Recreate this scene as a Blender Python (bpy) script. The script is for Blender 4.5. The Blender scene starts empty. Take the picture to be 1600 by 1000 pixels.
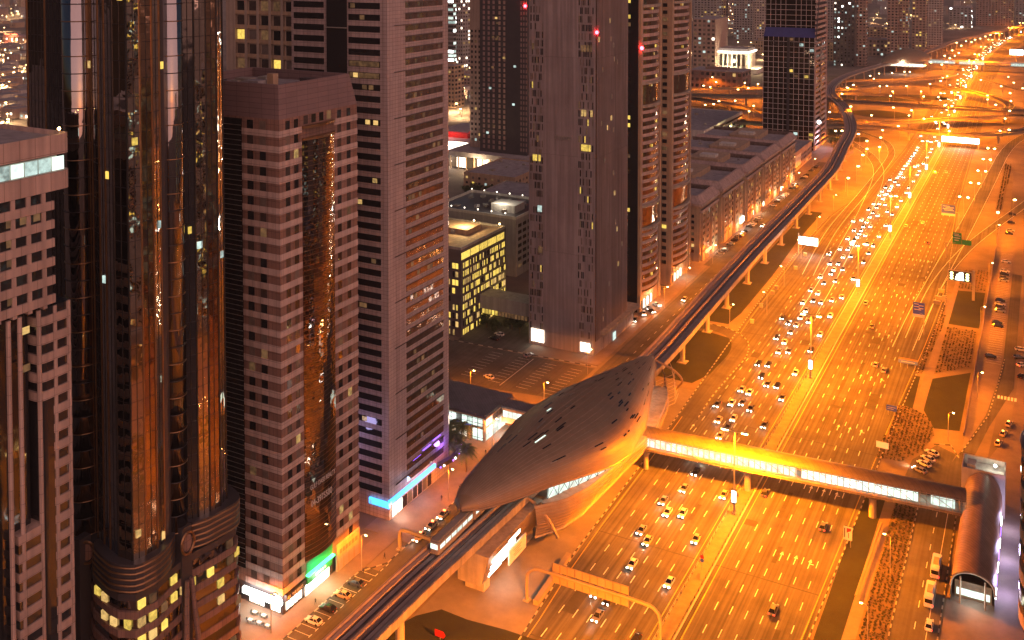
import bpy, math, random
from mathutils import Vector, Matrix
random.seed(7)
R = math.radians
S = bpy.context.scene
C = S.collection

# ------------------------------------------------------------------ camera
F, CX, HOR = 1555.6, 800.0, -65.0          # focal length, centre and horizon in pixels of the 1600 px photograph
CAMH, YAW, PITCH = 160.0, R(28.197), R(2.0)
YP = HOR + F * math.tan(PITCH)
cam = bpy.data.cameras.new("camera")
cam.sensor_width = 36; cam.lens = 36 * F / 1600
cam.shift_x = 0; cam.shift_y = -(500 - YP) / 1600
cam.clip_start = 1; cam.clip_end = 30000
camo = bpy.data.objects.new("camera", cam); C.objects.link(camo)
camo.location = (0, 0, CAMH); camo.rotation_euler = (R(90) - PITCH, 0, YAW)
S.camera = camo

# ------------------------------------------------------------------ sky: dusk, sun just below the horizon
W = bpy.data.worlds.new("World"); S.world = W; W.use_nodes = True
nt = W.node_tree; bg = nt.nodes["Background"]
sky = nt.nodes.new("ShaderNodeTexSky"); sky.sky_type = 'NISHITA'; sky.sun_disc = False
sky.sun_elevation = R(2.0); sky.sun_rotation = R(122); sky.dust_density = 2.0; sky.ozone_density = 3.0
tint = nt.nodes.new("ShaderNodeVectorMath"); tint.operation = 'MULTIPLY'; tint.inputs[1].default_value = (1.0, .72, .66)   # dusty city air
nt.links.new(sky.outputs[0], tint.inputs[0]); nt.links.new(tint.outputs[0], bg.inputs[0]); bg.inputs[1].default_value = 0.14
# afterglow: very soft, low and rosy, from the right
sun = bpy.data.lights.new("sun", 'SUN'); sun.energy = 2.3; sun.angle = R(120); sun.color = (1.0, .52, .44)
suno = bpy.data.objects.new("sun", sun); C.objects.link(suno); suno.rotation_euler = Vector((-.84, .53, -.13)).to_track_quat('-Z', 'Y').to_euler()

S.view_settings.view_transform = 'Standard'; S.view_settings.look = 'None'
S.view_settings.exposure = 0.15; S.view_settings.gamma = 1.0
S.cycles.max_bounces = 5; S.cycles.diffuse_bounces = 2; S.cycles.glossy_bounces = 3
S.cycles.transmission_bounces = 2; S.cycles.transparent_max_bounces = 4
S.cycles.sample_clamp_indirect = 4; S.cycles.caustics_reflective = False; S.cycles.caustics_refractive = False
S.cycles.use_denoising = True

SODIUM = (1.0, 0.225, 0.001)
K_MAST, K_POST = 310000, 11500

# ------------------------------------------------------------------ measuring: pixel of the photograph -> point at height z
_f = Vector((-math.sin(YAW), math.cos(YAW), 0)); _r = Vector((math.cos(YAW), math.sin(YAW), 0)); _u = Vector((0, 0, 1))
FW = _f * math.cos(PITCH) - _u * math.sin(PITCH); UP = _f * math.sin(PITCH) + _u * math.cos(PITCH)
def G(px, py, z=0.0):
    d = FW + _r * ((px - CX) / F) - UP * ((py - YP) / F)
    t = (z - CAMH) / d.z
    return Vector((d.x * t, d.y * t, z))

# ------------------------------------------------------------------ materials
MATS = {}
def _n(t, k, **kw):
    n = t.nodes.new(k)
    for a, b in kw.items(): setattr(n, a, b)
    return n
def _pos(t):
    return _n(t, "ShaderNodeNewGeometry").outputs["Position"]
def M(name, col, rough=.6, metal=0., var=.2, vs=.25, bump=0., bs=3., spec=.5, panel=None, tilt=None, objvar=0., coat=0., streak=None):
    """principled surface with patchy tone, optional joint grid (panel=(w,h)) and optional per-pane tilt of mirror glass"""
    m = bpy.data.materials.new(name); m.use_nodes = True; t = m.node_tree
    p = t.nodes["Principled BSDF"]
    p.inputs["Roughness"].default_value = rough; p.inputs["Metallic"].default_value = metal
    p.inputs["Specular IOR Level"].default_value = spec; p.inputs["Coat Weight"].default_value = coat
    L = t.links.new
    pos = _pos(t)
    c = _n(t, "ShaderNodeRGB"); c.outputs[0].default_value = (*col, 1); out = c.outputs[0]
    if var:
        nz = _n(t, "ShaderNodeTexNoise"); nz.inputs["Scale"].default_value = vs; nz.inputs["Detail"].default_value = 5; nz.inputs["Roughness"].default_value = .65
        L(pos, nz.inputs["Vector"])
        mr = _n(t, "ShaderNodeMapRange"); mr.inputs[1].default_value = .3; mr.inputs[2].default_value = .7
        mr.inputs[3].default_value = 1 - var; mr.inputs[4].default_value = 1 + var
        L(nz.outputs[0], mr.inputs[0])
        mx = _n(t, "ShaderNodeVectorMath", operation='SCALE'); L(out, mx.inputs[0]); L(mr.outputs[0], mx.inputs["Scale"]); out = mx.outputs[0]
    if streak:
        ax, amt = streak
        sc = _n(t, "ShaderNodeVectorMath", operation='MULTIPLY'); sc.inputs[1].default_value = {'y': (1.15, .012, 1), 'z': (.7, .7, .035)}[ax]; L(pos, sc.inputs[0])
        nz = _n(t, "ShaderNodeTexNoise"); nz.inputs["Scale"].default_value = 1.0; nz.inputs["Detail"].default_value = 4; L(sc.outputs[0], nz.inputs["Vector"])
        mr = _n(t, "ShaderNodeMapRange"); mr.inputs[1].default_value = .32; mr.inputs[2].default_value = .68; mr.inputs[3].default_value = 1 - amt; mr.inputs[4].default_value = 1 + amt * .6
        L(nz.outputs[0], mr.inputs[0]); mx = _n(t, "ShaderNodeVectorMath", operation='SCALE'); L(out, mx.inputs[0]); L(mr.outputs[0], mx.inputs["Scale"]); out = mx.outputs[0]
    if objvar:
        oi = _n(t, "ShaderNodeObjectInfo"); mr = _n(t, "ShaderNodeMapRange"); mr.inputs[3].default_value = 1 - objvar; mr.inputs[4].default_value = 1 + objvar
        L(oi.outputs["Random"], mr.inputs[0])
        mx = _n(t, "ShaderNodeVectorMath", operation='SCALE'); L(out, mx.inputs[0]); L(mr.outputs[0], mx.inputs["Scale"]); out = mx.outputs[0]
    if panel:
        sp = _n(t, "ShaderNodeSeparateXYZ"); L(pos, sp.inputs[0])
        ad = _n(t, "ShaderNodeMath", operation='ADD'); L(sp.outputs[0], ad.inputs[0]); L(sp.outputs[1], ad.inputs[1])
        cb = _n(t, "ShaderNodeCombineXYZ"); L(ad.outputs[0], cb.inputs[0]); L(sp.outputs[2], cb.inputs[1])
        br = _n(t, "ShaderNodeTexBrick"); br.offset = 0 if len(panel) < 3 else panel[2]
        br.inputs["Scale"].default_value = 1; br.inputs["Brick Width"].default_value = panel[0]; br.inputs["Row Height"].default_value = panel[1]
        br.inputs["Mortar Size"].default_value = .045; br.inputs["Color1"].default_value = (1, 1, 1, 1); br.inputs["Color2"].default_value = (.88, .88, .88, 1)
        br.inputs["Mortar"].default_value = (.35, .35, .35, 1); L(cb.outputs[0], br.inputs["Vector"])
        mx = _n(t, "ShaderNodeVectorMath", operation='MULTIPLY'); L(out, mx.inputs[0]); L(br.outputs[0], mx.inputs[1]); out = mx.outputs[0]
    L(out, p.inputs["Base Color"])
    if bump:
        nz = _n(t, "ShaderNodeTexNoise"); nz.inputs["Scale"].default_value = bs; nz.inputs["Detail"].default_value = 4; L(pos, nz.inputs["Vector"])
        bp = _n(t, "ShaderNodeBump"); bp.inputs["Strength"].default_value = bump; bp.inputs["Distance"].default_value = .3; L(nz.outputs[0], bp.inputs["Height"])
        L(bp.outputs[0], p.inputs["Normal"])
    if tilt:   # every pane of glass leans a little differently and is not quite flat
        w, h, amt = tilt
        sn = _n(t, "ShaderNodeVectorMath", operation='SNAP'); sn.inputs[1].default_value = (w, w, h)
        of = _n(t, "ShaderNodeVectorMath", operation='ADD'); of.inputs[1].default_value = (.137, .113, .05); L(pos, of.inputs[0]); L(of.outputs[0], sn.inputs[0])
        wn = _n(t, "ShaderNodeTexWhiteNoise"); L(sn.outputs[0], wn.inputs["Vector"])
        nz = _n(t, "ShaderNodeTexNoise"); nz.inputs["Scale"].default_value = .55; nz.inputs["Detail"].default_value = 1; L(pos, nz.inputs["Vector"])
        sb = _n(t, "ShaderNodeVectorMath", operation='SUBTRACT'); sb.inputs[1].default_value = (.5, .5, .5); L(wn.outputs["Color"], sb.inputs[0])
        sb2 = _n(t, "ShaderNodeVectorMath", operation='SUBTRACT'); sb2.inputs[1].default_value = (.5, .5, .5); L(nz.outputs["Color"], sb2.inputs[0])
        s1 = _n(t, "ShaderNodeVectorMath", operation='SCALE'); s1.inputs["Scale"].default_value = amt; L(sb.outputs[0], s1.inputs[0])
        s2 = _n(t, "ShaderNodeVectorMath", operation='SCALE'); s2.inputs["Scale"].default_value = amt * 2.0; L(sb2.outputs[0], s2.inputs[0])
        a1 = _n(t, "ShaderNodeVectorMath", operation='ADD'); L(s1.outputs[0], a1.inputs[0]); L(s2.outputs[0], a1.inputs[1])
        ge = _n(t, "ShaderNodeNewGeometry"); a2 = _n(t, "ShaderNodeVectorMath", operation='ADD'); L(ge.outputs["Normal"], a2.inputs[0]); L(a1.outputs[0], a2.inputs[1])
        no = _n(t, "ShaderNodeVectorMath", operation='NORMALIZE'); L(a2.outputs[0], no.inputs[0]); L(no.outputs[0], p.inputs["Normal"])
    MATS[name] = m
    return m
def E(name, col, s, var=.0, vs=.8, sample=False):
    """a surface that gives off light (lamp, lit window, sign)"""
    m = bpy.data.materials.new(name); m.use_nodes = True; t = m.node_tree; p = t.nodes["Principled BSDF"]
    p.inputs["Base Color"].default_value = (.05, .05, .05, 1); p.inputs["Roughness"].default_value = .3
    p.inputs["Emission Color"].default_value = (*col, 1); p.inputs["Emission Strength"].default_value = s
    if var:
        nz = _n(t, "ShaderNodeTexNoise"); nz.inputs["Scale"].default_value = vs; nz.inputs["Detail"].default_value = 3; t.links.new(_pos(t), nz.inputs["Vector"])
        oi = _n(t, "ShaderNodeObjectInfo")
        ad = _n(t, "ShaderNodeMath", operation='MULTIPLY_ADD'); ad.inputs[1].default_value = .5; t.links.new(oi.outputs["Random"], ad.inputs[0]); t.links.new(nz.outputs[0], ad.inputs[2])
        mr = _n(t, "ShaderNodeMapRange"); mr.inputs[1].default_value = .4; mr.inputs[2].default_value = 1.0; mr.inputs[3].default_value = s * (1 - var); mr.inputs[4].default_value = s * (1 + var)
        t.links.new(ad.outputs[0], mr.inputs[0]); t.links.new(mr.outputs[0], p.inputs["Emission Strength"])
    m.cycles.emission_sampling = 'FRONT' if sample else 'NONE'
    MATS[name] = m
    return m

asphalt = M("asphalt", (.105, .098, .09), .9, var=.25, vs=.09, bump=.08, bs=4, spec=.15, streak=('y', .42))
asphalt2 = M("asphalt_side", (.10, .092, .085), .9, spec=.2, var=.3, vs=.12, streak=('y', .2))
kerb_m = M("kerb_concrete", (.42, .38, .32), .8, var=.2)
kerbdark = M("kerb_black", (.04, .04, .04), .8)
paint = M("road_paint", (.75, .74, .7), .6, var=.25, vs=.8)
ypaint = M("yellow_paint", (.42, .29, .06), .6, var=.2, vs=.8)
sand = M("sand", (.19, .145, .095), .95, var=.3, vs=.06, bump=.2)
paving = M("paving", (.20, .17, .13), .8, var=.2, vs=.15, panel=None)
pavepink = M("pink_paving", (.20, .15, .125), .8, var=.2, vs=.2)
stripm = M("median_paving", (.20, .155, .095), .85, var=.25, vs=.3)
grassm = M("lawn", (.013, .016, .006), .95, var=.5, vs=.12, bump=.5, bs=6)
leafm = M("leaf", (.06, .08, .03), .8, var=.4, vs=.5)
palmleaf = M("palm_leaf", (.11, .14, .06), .7, var=.35, vs=.6)
duskglass = M("dusky_glass", (.07, .055, .05), .12, var=.3, vs=.7, spec=.7, tilt=(1.5, 3.5, .02))
blindm = M("window_blind", (.17, .135, .115), .4, var=.25, vs=.8, spec=.6)
shrubm = M("shrub_leaf", (.026, .03, .011), .85, var=.5, vs=1.2)
bark = M("bark", (.16, .11, .07), .9, var=.3, vs=2)
citym = M("city_ground", (.19, .15, .12), .95, var=.5, vs=.012)
concrete = M("concrete", (.34, .29, .235), .75, var=.18, vs=.2, streak=('z', .22))
trackm = M("track_bed", (.19, .145, .13), .8, var=.3, vs=.4)
railm = M("rail_steel", (.35, .3, .28), .3, metal=1)
parap = M("viaduct_parapet", (.36, .28, .25), .7, var=.2)
pinkc = M("pink_cladding", (.50, .36, .31), .6, var=.12, vs=.15, panel=(3.1, 3.45), streak=('z', .22))
darkglass = M("dark_glass", (.02, .02, .023), .06, var=0, spec=.8, tilt=(1.5, 3.5, .02), objvar=.3)
mirror = M("mirror_glass", (.72, .62, .52), .03, metal=1, var=.0, tilt=(1.5, 3.6, .026))
mirrord = M("dark_mirror_glass", (.34, .32, .32), .04, metal=1, var=.0, tilt=(1.5, 3.6, .026))
bronze = M("bronze_mirror_glass", (.50, .34, .23), .09, metal=1, var=.1, tilt=(1.2, 3.3, .05))
finm = M("dark_fin", (.05, .045, .045), .4, metal=.6)
goldfin = M("bronze_trim", (.35, .2, .1), .35, metal=.8)
brownb = M("brown_cladding", (.26, .155, .125), .6, var=.12, vs=.2, panel=(1.25, 1.85), streak=('z', .22))
bandm = M("pale_band", (.56, .43, .39), .6, var=.1, vs=.2, panel=(2.5, 1.9), streak=('z', .22))
crownm = M("crown_panel", (.22, .15, .15), .5, var=.08, panel=(4, 1.25))
greyp = M("grey_panel", (.46, .37, .36), .5, var=.08, vs=.1, panel=(1.35, 1.1), streak=('z', .22))
greyrib = M("grey_strip_cladding", (.36, .31, .31), .6, var=.12, vs=.1, panel=(.62, 40), streak=('z', .22))
tanb = M("tan_render", (.45, .31, .2), .8, var=.12, streak=('z', .22))
beigew = M("beige_render", (.42, .33, .26), .8, var=.12, streak=('z', .22))
towb = M("tower_brown", (.40, .28, .22), .7, var=.1, streak=('z', .22))
towg = M("tower_grey", (.36, .33, .31), .7, var=.1, streak=('z', .22))
towp = M("tower_pale", (.52, .45, .40), .7, var=.1, streak=('z', .22))
towd = M("tower_dark", (.08, .07, .075), .3, var=.1, metal=.3)
roofm = M("roof_grey", (.30, .275, .28), .9, var=.3, vs=.3)
whitec = M("white_render", (.6, .56, .5), .7, var=.12, streak=('z', .22))
golds = M("station_shell", (.30, .205, .125), .5, metal=.15, var=.1, vs=.25, panel=(200, 60))
ssteel = M("steel_louvre", (.42, .34, .26), .4, metal=.7, var=.15)
bluep = M("blue_sign", (.06, .11, .62), .5, var=.05)
greenp = M("green_sign", (.02, .3, .1), .5, var=.05)
whitep = M("white_sign", (.7, .66, .62), .5, var=.05)
redp = M("red_sign", (.5, .02, .02), .5, var=.05)
blackp = M("black_plastic", (.02, .02, .02), .5, var=0)
steelm = M("galvanised_steel", (.4, .37, .33), .5, metal=.4, var=.1)
rubber = M("tyre", (.02, .02, .02), .8, var=0)
skinm = M("clothes_dark", (.05, .045, .05), .8, var=.1)
carglass = M("car_glass", (.015, .016, .018), .05, var=0, spec=.8)
solar = M("blue_glass", (.10, .11, .32), .2, metal=.3, var=.1, tilt=(3, 3, .02))
CARS = {'white': M("car_white", (.72, .7, .66), .3, var=.03, coat=.5), 'silver': M("car_silver", (.42, .42, .42), .3, metal=.6, var=.03),
        'black': M("car_black", (.02, .02, .022), .2, var=.03, coat=.6), 'grey': M("car_grey", (.12, .12, .13), .3, metal=.5, var=.03),
        'beige': M("car_beige", (.5, .4, .26), .3, var=.03, coat=.4)}
taxired = M("taxi_roof_red", (.4, .03, .02), .4, var=.03)

e_sod = E("sodium_lamp", (1, .62, .2), 60)
e_sodf = E("sodium_lamp_far", (1, .62, .24), 24)
e_warm = E("lit_window_warm", (1, .62, .2), 0.55, .6, 1.2)
e_yel = E("lit_window_yellow", (1, .68, .12), 0.8, .5, 1.0)
e_cool = E("lit_window_cool", (.75, 1, .92), 0.6, .6, 1.0)
e_dim = E("lit_window_dim", (1, .5, .2), .10, .7, 1.0)
e_white = E("white_light", (.95, 1, .95), 9)
e_whs = E("shop_light", (1, .86, .66), 4, .3, .7)
e_glass = E("station_glow", (.8, 1, .88), 1.05, .5, .6)
e_head = E("headlamp_glow", (1, .9, .72), 30)
e_tail = E("tail_lamp_glow", (1, .03, .015), 9)
e_red = E("red_obstruction_lamp", (1, .02, .03), 40)
e_green = E("green_neon", (.03, 1, .25), 7)
e_blue = E("blue_neon", (.06, .4, 1), 2.6, .15, .3)
e_violet = E("violet_neon", (.3, .12, 1), 3)
e_led = E("led_screen", (.75, 1, .9), 7)
e_ledy = E("led_yellow", (1, .95, .4), 5)
e_taxi = E("taxi_sign_glow", (1, .6, .1), 8)
e_redsign = E("red_sign_glow", (1, .16, .06), 7)

# ------------------------------------------------------------------ mesh helpers
class MB:
    def __init__(s): s.v = []; s.f = []; s.mi = []; s.ms = []; s.cur = 0
    def mat(s, m):
        if m not in s.ms: s.ms.append(m)
        s.cur = s.ms.index(m); return s
    def _add(s, vs, fs):
        o = len(s.v); s.v += [tuple(v) for v in vs]
        for f in fs: s.f.append(tuple(i + o for i in f)); s.mi.append(s.cur)
        return s
    def box(s, x0, y0, z0, x1, y1, z1):
        if x0 > x1: x0, x1 = x1, x0
        if y0 > y1: y0, y1 = y1, y0
        if z0 > z1: z0, z1 = z1, z0
        return s._add([(x0, y0, z0), (x1, y0, z0), (x1, y1, z0), (x0, y1, z0), (x0, y0, z1), (x1, y0, z1), (x1, y1, z1), (x0, y1, z1)],
                      [(0, 3, 2, 1), (4, 5, 6, 7), (0, 1, 5, 4), (1, 2, 6, 5), (2, 3, 7, 6), (3, 0, 4, 7)])
    def obox(s, c, sx, sy, sz, a=0.):     # centre of the base, rotated about z
        ca, sa = math.cos(a), math.sin(a); P = []
        for z in (0, sz):
            for x, y in ((-.5, -.5), (.5, -.5), (.5, .5), (-.5, .5)):
                P.append((c[0] + x * sx * ca - y * sy * sa, c[1] + x * sx * sa + y * sy * ca, c[2] + z))
        return s._add(P, [(0, 3, 2, 1), (4, 5, 6, 7), (0, 1, 5, 4), (1, 2, 6, 5), (2, 3, 7, 6), (3, 0, 4, 7)])
    def prism(s, poly, z0, z1, cap=True):
        n = len(poly); vs = [(p[0], p[1], z0) for p in poly] + [(p[0], p[1], z1) for p in poly]
        fs = [(i, (i + 1) % n, n + (i + 1) % n, n + i) for i in range(n)]
        if cap: fs += [tuple(range(n, 2 * n)), tuple(reversed(range(n)))]
        return s._add(vs, fs)
    def quad(s, a, b, c, d): return s._add([a, b, c, d], [(0, 1, 2, 3)])
    def poly(s, pts): return s._add(pts, [tuple(range(len(pts)))])
    def tube(s, pts, r, n=6, cap=True):
        pts = [Vector(p) for p in pts]; rs = r if isinstance(r, (list, tuple)) else [r] * len(pts); vs = []; up = None
        for i, p in enumerate(pts):
            d = (pts[min(i + 1, len(pts) - 1)] - pts[max(i - 1, 0)]).normalized()
            if up is None: up = Vector((0, 0, 1)) if abs(d.z) < .9 else Vector((1, 0, 0))
            a = d.cross(up).normalized(); b = a.cross(d).normalized(); up = b
            for k in range(n):
                t = 2 * math.pi * k / n; vs.append(p + (a * math.cos(t) + b * math.sin(t)) * rs[i])
        fs = []
        for i in range(len(pts) - 1):
            for k in range(n): fs.append((i * n + k, i * n + (k + 1) % n, (i + 1) * n + (k + 1) % n, (i + 1) * n + k))
        if cap: fs += [tuple(reversed(range(n))), tuple(range(len(vs) - n, len(vs)))]
        return s._add(vs, fs)
    def grid(s, rows, close=False):
        m = len(rows[0]); vs = [p for r in rows for p in r]; fs = []
        for i in range(len(rows) - 1):
            for k in range(m if close else m - 1): fs.append((i * m + k, i * m + (k + 1) % m, (i + 1) * m + (k + 1) % m, (i + 1) * m + k))
        return s._add(vs, fs)
    def ball(s, c, rx, ry=None, rz=None, n=8, m=5):
        ry = ry or rx; rz = rz or rx; rows = []
        for i in range(m + 1):
            a = math.pi * i / m
            rows.append([(c[0] + rx * math.sin(a) * math.cos(2 * math.pi * k / n), c[1] + ry * math.sin(a) * math.sin(2 * math.pi * k / n), c[2] - rz * math.cos(a)) for k in range(n)])
        return s.grid(rows, True)
    def mesh(s, name, mat=None, off=(0, 0, 0), smooth=False):
        me = bpy.data.meshes.new(name)
        me.from_pydata([(v[0] - off[0], v[1] - off[1], v[2] - off[2]) for v in s.v], [], s.f)
        if s.ms:
            for m in s.ms: me.materials.append(m)
            me.polygons.foreach_set("material_index", s.mi)
        elif mat: me.materials.append(mat)
        if smooth: me.polygons.foreach_set("use_smooth", [True] * len(s.f))
        me.update(); return me
    def build(s, name, mat=None, parent=None, smooth=False, **props):
        """one object; vertices are given in world metres"""
        off = wloc(parent)
        o = bpy.data.objects.new(name, s.mesh(name, mat, off, smooth)); C.objects.link(o)
        if parent: o.parent = parent
        for k, v in props.items(): o[k] = v
        return o
def wloc(o):
    t = Vector((0, 0, 0))
    while o: t += o.location; o = o.parent
    return t
def thing(name, label, cat, loc=(0, 0, 0), rz=0., group=None):
    o = bpy.data.objects.new(name, None); C.objects.link(o); o.location = loc; o.rotation_euler = (0, 0, rz)
    o.empty_display_size = .5
    o["label"] = label; o["category"] = cat
    if group: o["group"] = group
    return o
def tag(o, label, cat, group=None):
    o["label"] = label; o["category"] = cat
    if group: o["group"] = group
    return o
def struct(name, mb, m=None, kind="structure"): return mb.build(name, m, kind=kind)
def dup(root, loc, rz=0., label=None, group=None):
    def cp(o, par):
        c = o.copy(); C.objects.link(c); c.parent = par
        for ch in list(o.children): cp(ch, c)
        return c
    c = cp(root, None); c.location = loc; c.rotation_euler = (0, 0, rz)
    if label: c["label"] = label
    if group: c["group"] = group
    return c
CUBES = {}
def cube(m):
    if m.name not in CUBES: CUBES[m.name] = MB().box(-.5, -.5, -.5, .5, .5, .5).mesh("pane", m)
    return CUBES[m.name]
CAMP = Vector((0, 0, CAMH))
def panes(parent, items, name="window", cap=100):
    """items: (centre, size, material); the nearest hundred are parts of their own, what is left over becomes one part"""
    off = wloc(parent)
    items = sorted(items, key=lambda i: (Vector(i[0]) - CAMP).length)
    for c, sz, m in items[:cap]:
        o = bpy.data.objects.new(name, cube(m)); C.objects.link(o); o.parent = parent
        o.location = Vector(c) - off; o.scale = sz
    if len(items) > cap:
        b = MB()
        for c, sz, m in items[cap:]:
            b.mat(m).box(c[0] - sz[0] / 2, c[1] - sz[1] / 2, c[2] - sz[2] / 2, c[0] + sz[0] / 2, c[1] + sz[1] / 2, c[2] + sz[2] / 2)
        b.build(name, None, parent, kind="stuff")
def lamp(name, loc, energy, col, parent=None, kind='POINT', size=.3, rot=(0, 0, 0), spot=R(150), blend=.5):
    l = bpy.data.lights.new(name, kind); l.energy = energy; l.color = col
    if kind == 'AREA': l.size = size
    else: l.shadow_soft_size = size
    if kind == 'SPOT': l.spot_size = spot; l.spot_blend = blend
    o = bpy.data.objects.new(name, l); C.objects.link(o); o.location = Vector(loc) - wloc(parent); o.rotation_euler = rot
    if parent: o.parent = parent
    return o
def batwing(l, cut=.5):
    """street-lantern light: spread sideways so that the road is lit evenly, nothing above the horizontal"""
    l.use_nodes = True; t = l.node_tree; em = t.nodes["Emission"]
    tc = _n(t, "ShaderNodeTexCoord"); sp = _n(t, "ShaderNodeSeparateXYZ"); t.links.new(tc.outputs["Normal"], sp.inputs[0])
    ab = _n(t, "ShaderNodeMath", operation='MULTIPLY'); ab.inputs[1].default_value = NSIGN; t.links.new(sp.outputs[2], ab.inputs[0])
    mx = _n(t, "ShaderNodeMath", operation='MAXIMUM'); mx.inputs[1].default_value = cut; t.links.new(ab.outputs[0], mx.inputs[0])
    pw = _n(t, "ShaderNodeMath", operation='POWER'); pw.inputs[1].default_value = -1.5; t.links.new(mx.outputs[0], pw.inputs[0])
    mr = _n(t, "ShaderNodeMapRange"); mr.interpolation_type = 'SMOOTHSTEP'; mr.inputs[1].default_value = .0; mr.inputs[2].default_value = cut; t.links.new(ab.outputs[0], mr.inputs[0])
    mu = _n(t, "ShaderNodeMath", operation='MULTIPLY'); t.links.new(pw.outputs[0], mu.inputs[0]); t.links.new(mr.outputs[0], mu.inputs[1])
    t.links.new(mu.outputs[0], em.inputs["Strength"])
NSIGN = -1.0
def text(s, size, loc, face, m, parent=None, name="lettering", depth=.12, sx=1., bold=0.):
    """raised lettering; face 'E' reads from the road side (+X), 'S' reads from the camera side (-Y)"""
    cu = bpy.data.curves.new(name, 'FONT'); cu.body = s; cu.size = size; cu.extrude = depth; cu.offset = bold; cu.align_x = 'LEFT'
    t = bpy.data.objects.new(name, cu); C.objects.link(t)
    dg = bpy.context.evaluated_depsgraph_get(); me = bpy.data.meshes.new_from_object(t.evaluated_get(dg))
    bpy.data.objects.remove(t)
    rot = {'E': (R(90), 0, R(90)), 'S': (R(90), 0, 0), 'N': (R(90), 0, R(180)), 'W': (R(90), 0, R(-90))}[face] if isinstance(face, str) else face
    mt = Matrix.Translation(Vector(loc) - wloc(parent)) @ Matrix.Rotation(rot[2], 4, 'Z') @ Matrix.Rotation(rot[0], 4, 'X') @ Matrix.Diagonal((sx, 1, 1, 1))
    me.transform(mt); me.materials.clear(); me.materials.append(m)
    o = bpy.data.objects.new(name, me); C.objects.link(o)
    if parent: o.parent = parent
    return o
def interp(tab, y):
    if y <= tab[0][0]: return tab[0][1]
    for (a, b), (c, d) in zip(tab, tab[1:]):
        if y <= c: return b + (d - b) * (y - a) / (c - a)
    return tab[-1][1]
def smooth_path(pts, step=6.):
    pts = [Vector(p) for p in pts]; out = []
    for i in range(len(pts) - 1):
        p0 = pts[max(i - 1, 0)]; p1 = pts[i]; p2 = pts[i + 1]; p3 = pts[min(i + 2, len(pts) - 1)]
        n = max(2, int((p2 - p1).length / step))
        for k in range(n):
            t = k / n; out.append(.5 * ((2 * p1) + (p2 - p0) * t + (2 * p0 - 5 * p1 + 4 * p2 - p3) * t * t + (3 * p1 - p0 - 3 * p2 + p3) * t ** 3))
    out.append(pts[-1]); return out
def side(path, i, off, dz=0.):
    d = (path[min(i + 1, len(path) - 1)] - path[max(i - 1, 0)]); d.z = 0; d.normalize()
    n = Vector((d.y, -d.x, 0)); p = path[i] + n * off; return Vector((p.x, p.y, path[i].z + dz))
def ribbon(mb, path, a, b, dz=0., top=None):
    """flat strip between offsets a and b of the path; with top given, a solid slab"""
    if top is None: return mb.grid([[side(path, i, a, dz), side(path, i, b, dz)] for i in range(len(path))])
    return mb.grid([[side(path, i, a, dz), side(path, i, a, top), side(path, i, b, top), side(path, i, b, dz)] for i in range(len(path))], True)

# ================================================================== THE SETTING: ground, roads, markings
struct("ground", MB().quad((-9000, -400, -.05), (6000, -400, -.05), (6000, 14000, -.05), (-9000, 14000, -.05)), citym)
LEFT = [(60, -105.5), (200, -106), (240, -109), (330, -110.7), (450, -115), (560, -117), (640, -116), (720, -105), (900, -102)]
RIGHT = [(60, -48), (234, -47), (282, -45.6), (345, -44), (440, -40.4), (500, -39), (580, -43), (700, -47), (900, -50)]
MED = [(-76.5, 60), (-76.5, 500), (-75.8, 892), (-79.6, 1104), (-83, 1295), (-84, 1546), (-80, 1835), (-62, 2135), (-39, 2390), (10, 2692), (120, 3100), (400, 3800), (900, 4800)]
mpath = smooth_path([(x, y, 0) for x, y in MED], 20)
def medx(y):
    for a, b in zip(mpath, mpath[1:]):
        if a.y <= y <= b.y: return a.x + (b.x - a.x) * (y - a.y) / max(b.y - a.y, 1e-6)
    return mpath[-1].x
hw = MB()
rows = []
for i, p in enumerate(mpath):
    if p.y <= 900: rows.append([Vector((interp(LEFT, p.y), p.y, .02)), Vector((interp(RIGHT, p.y), p.y, .02))])
    else: rows.append([side(mpath, i, -27, .02), side(mpath, i, 27, .02)])
struct("highway", hw.grid(rows), asphalt)
# pale sandy verges along the whole highway, under the lamps
vb = MB()
vr = [[Vector((r[0].x - 34, r[0].y, .0)), Vector((r[1].x + 30, r[1].y, .0))] for r in rows]
struct("roadside_sand", vb.grid(vr), sand)
# median: kerbed paved strip
mb = MB(); near = [p for p in mpath if p.y < 2600]
ribbon(mb.mat(kerb_m), near, -2.3, 2.3, 0, .16); ribbon(mb.mat(stripm), near, -1.9, 1.9, .172)
struct("median_strip", mb)
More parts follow.
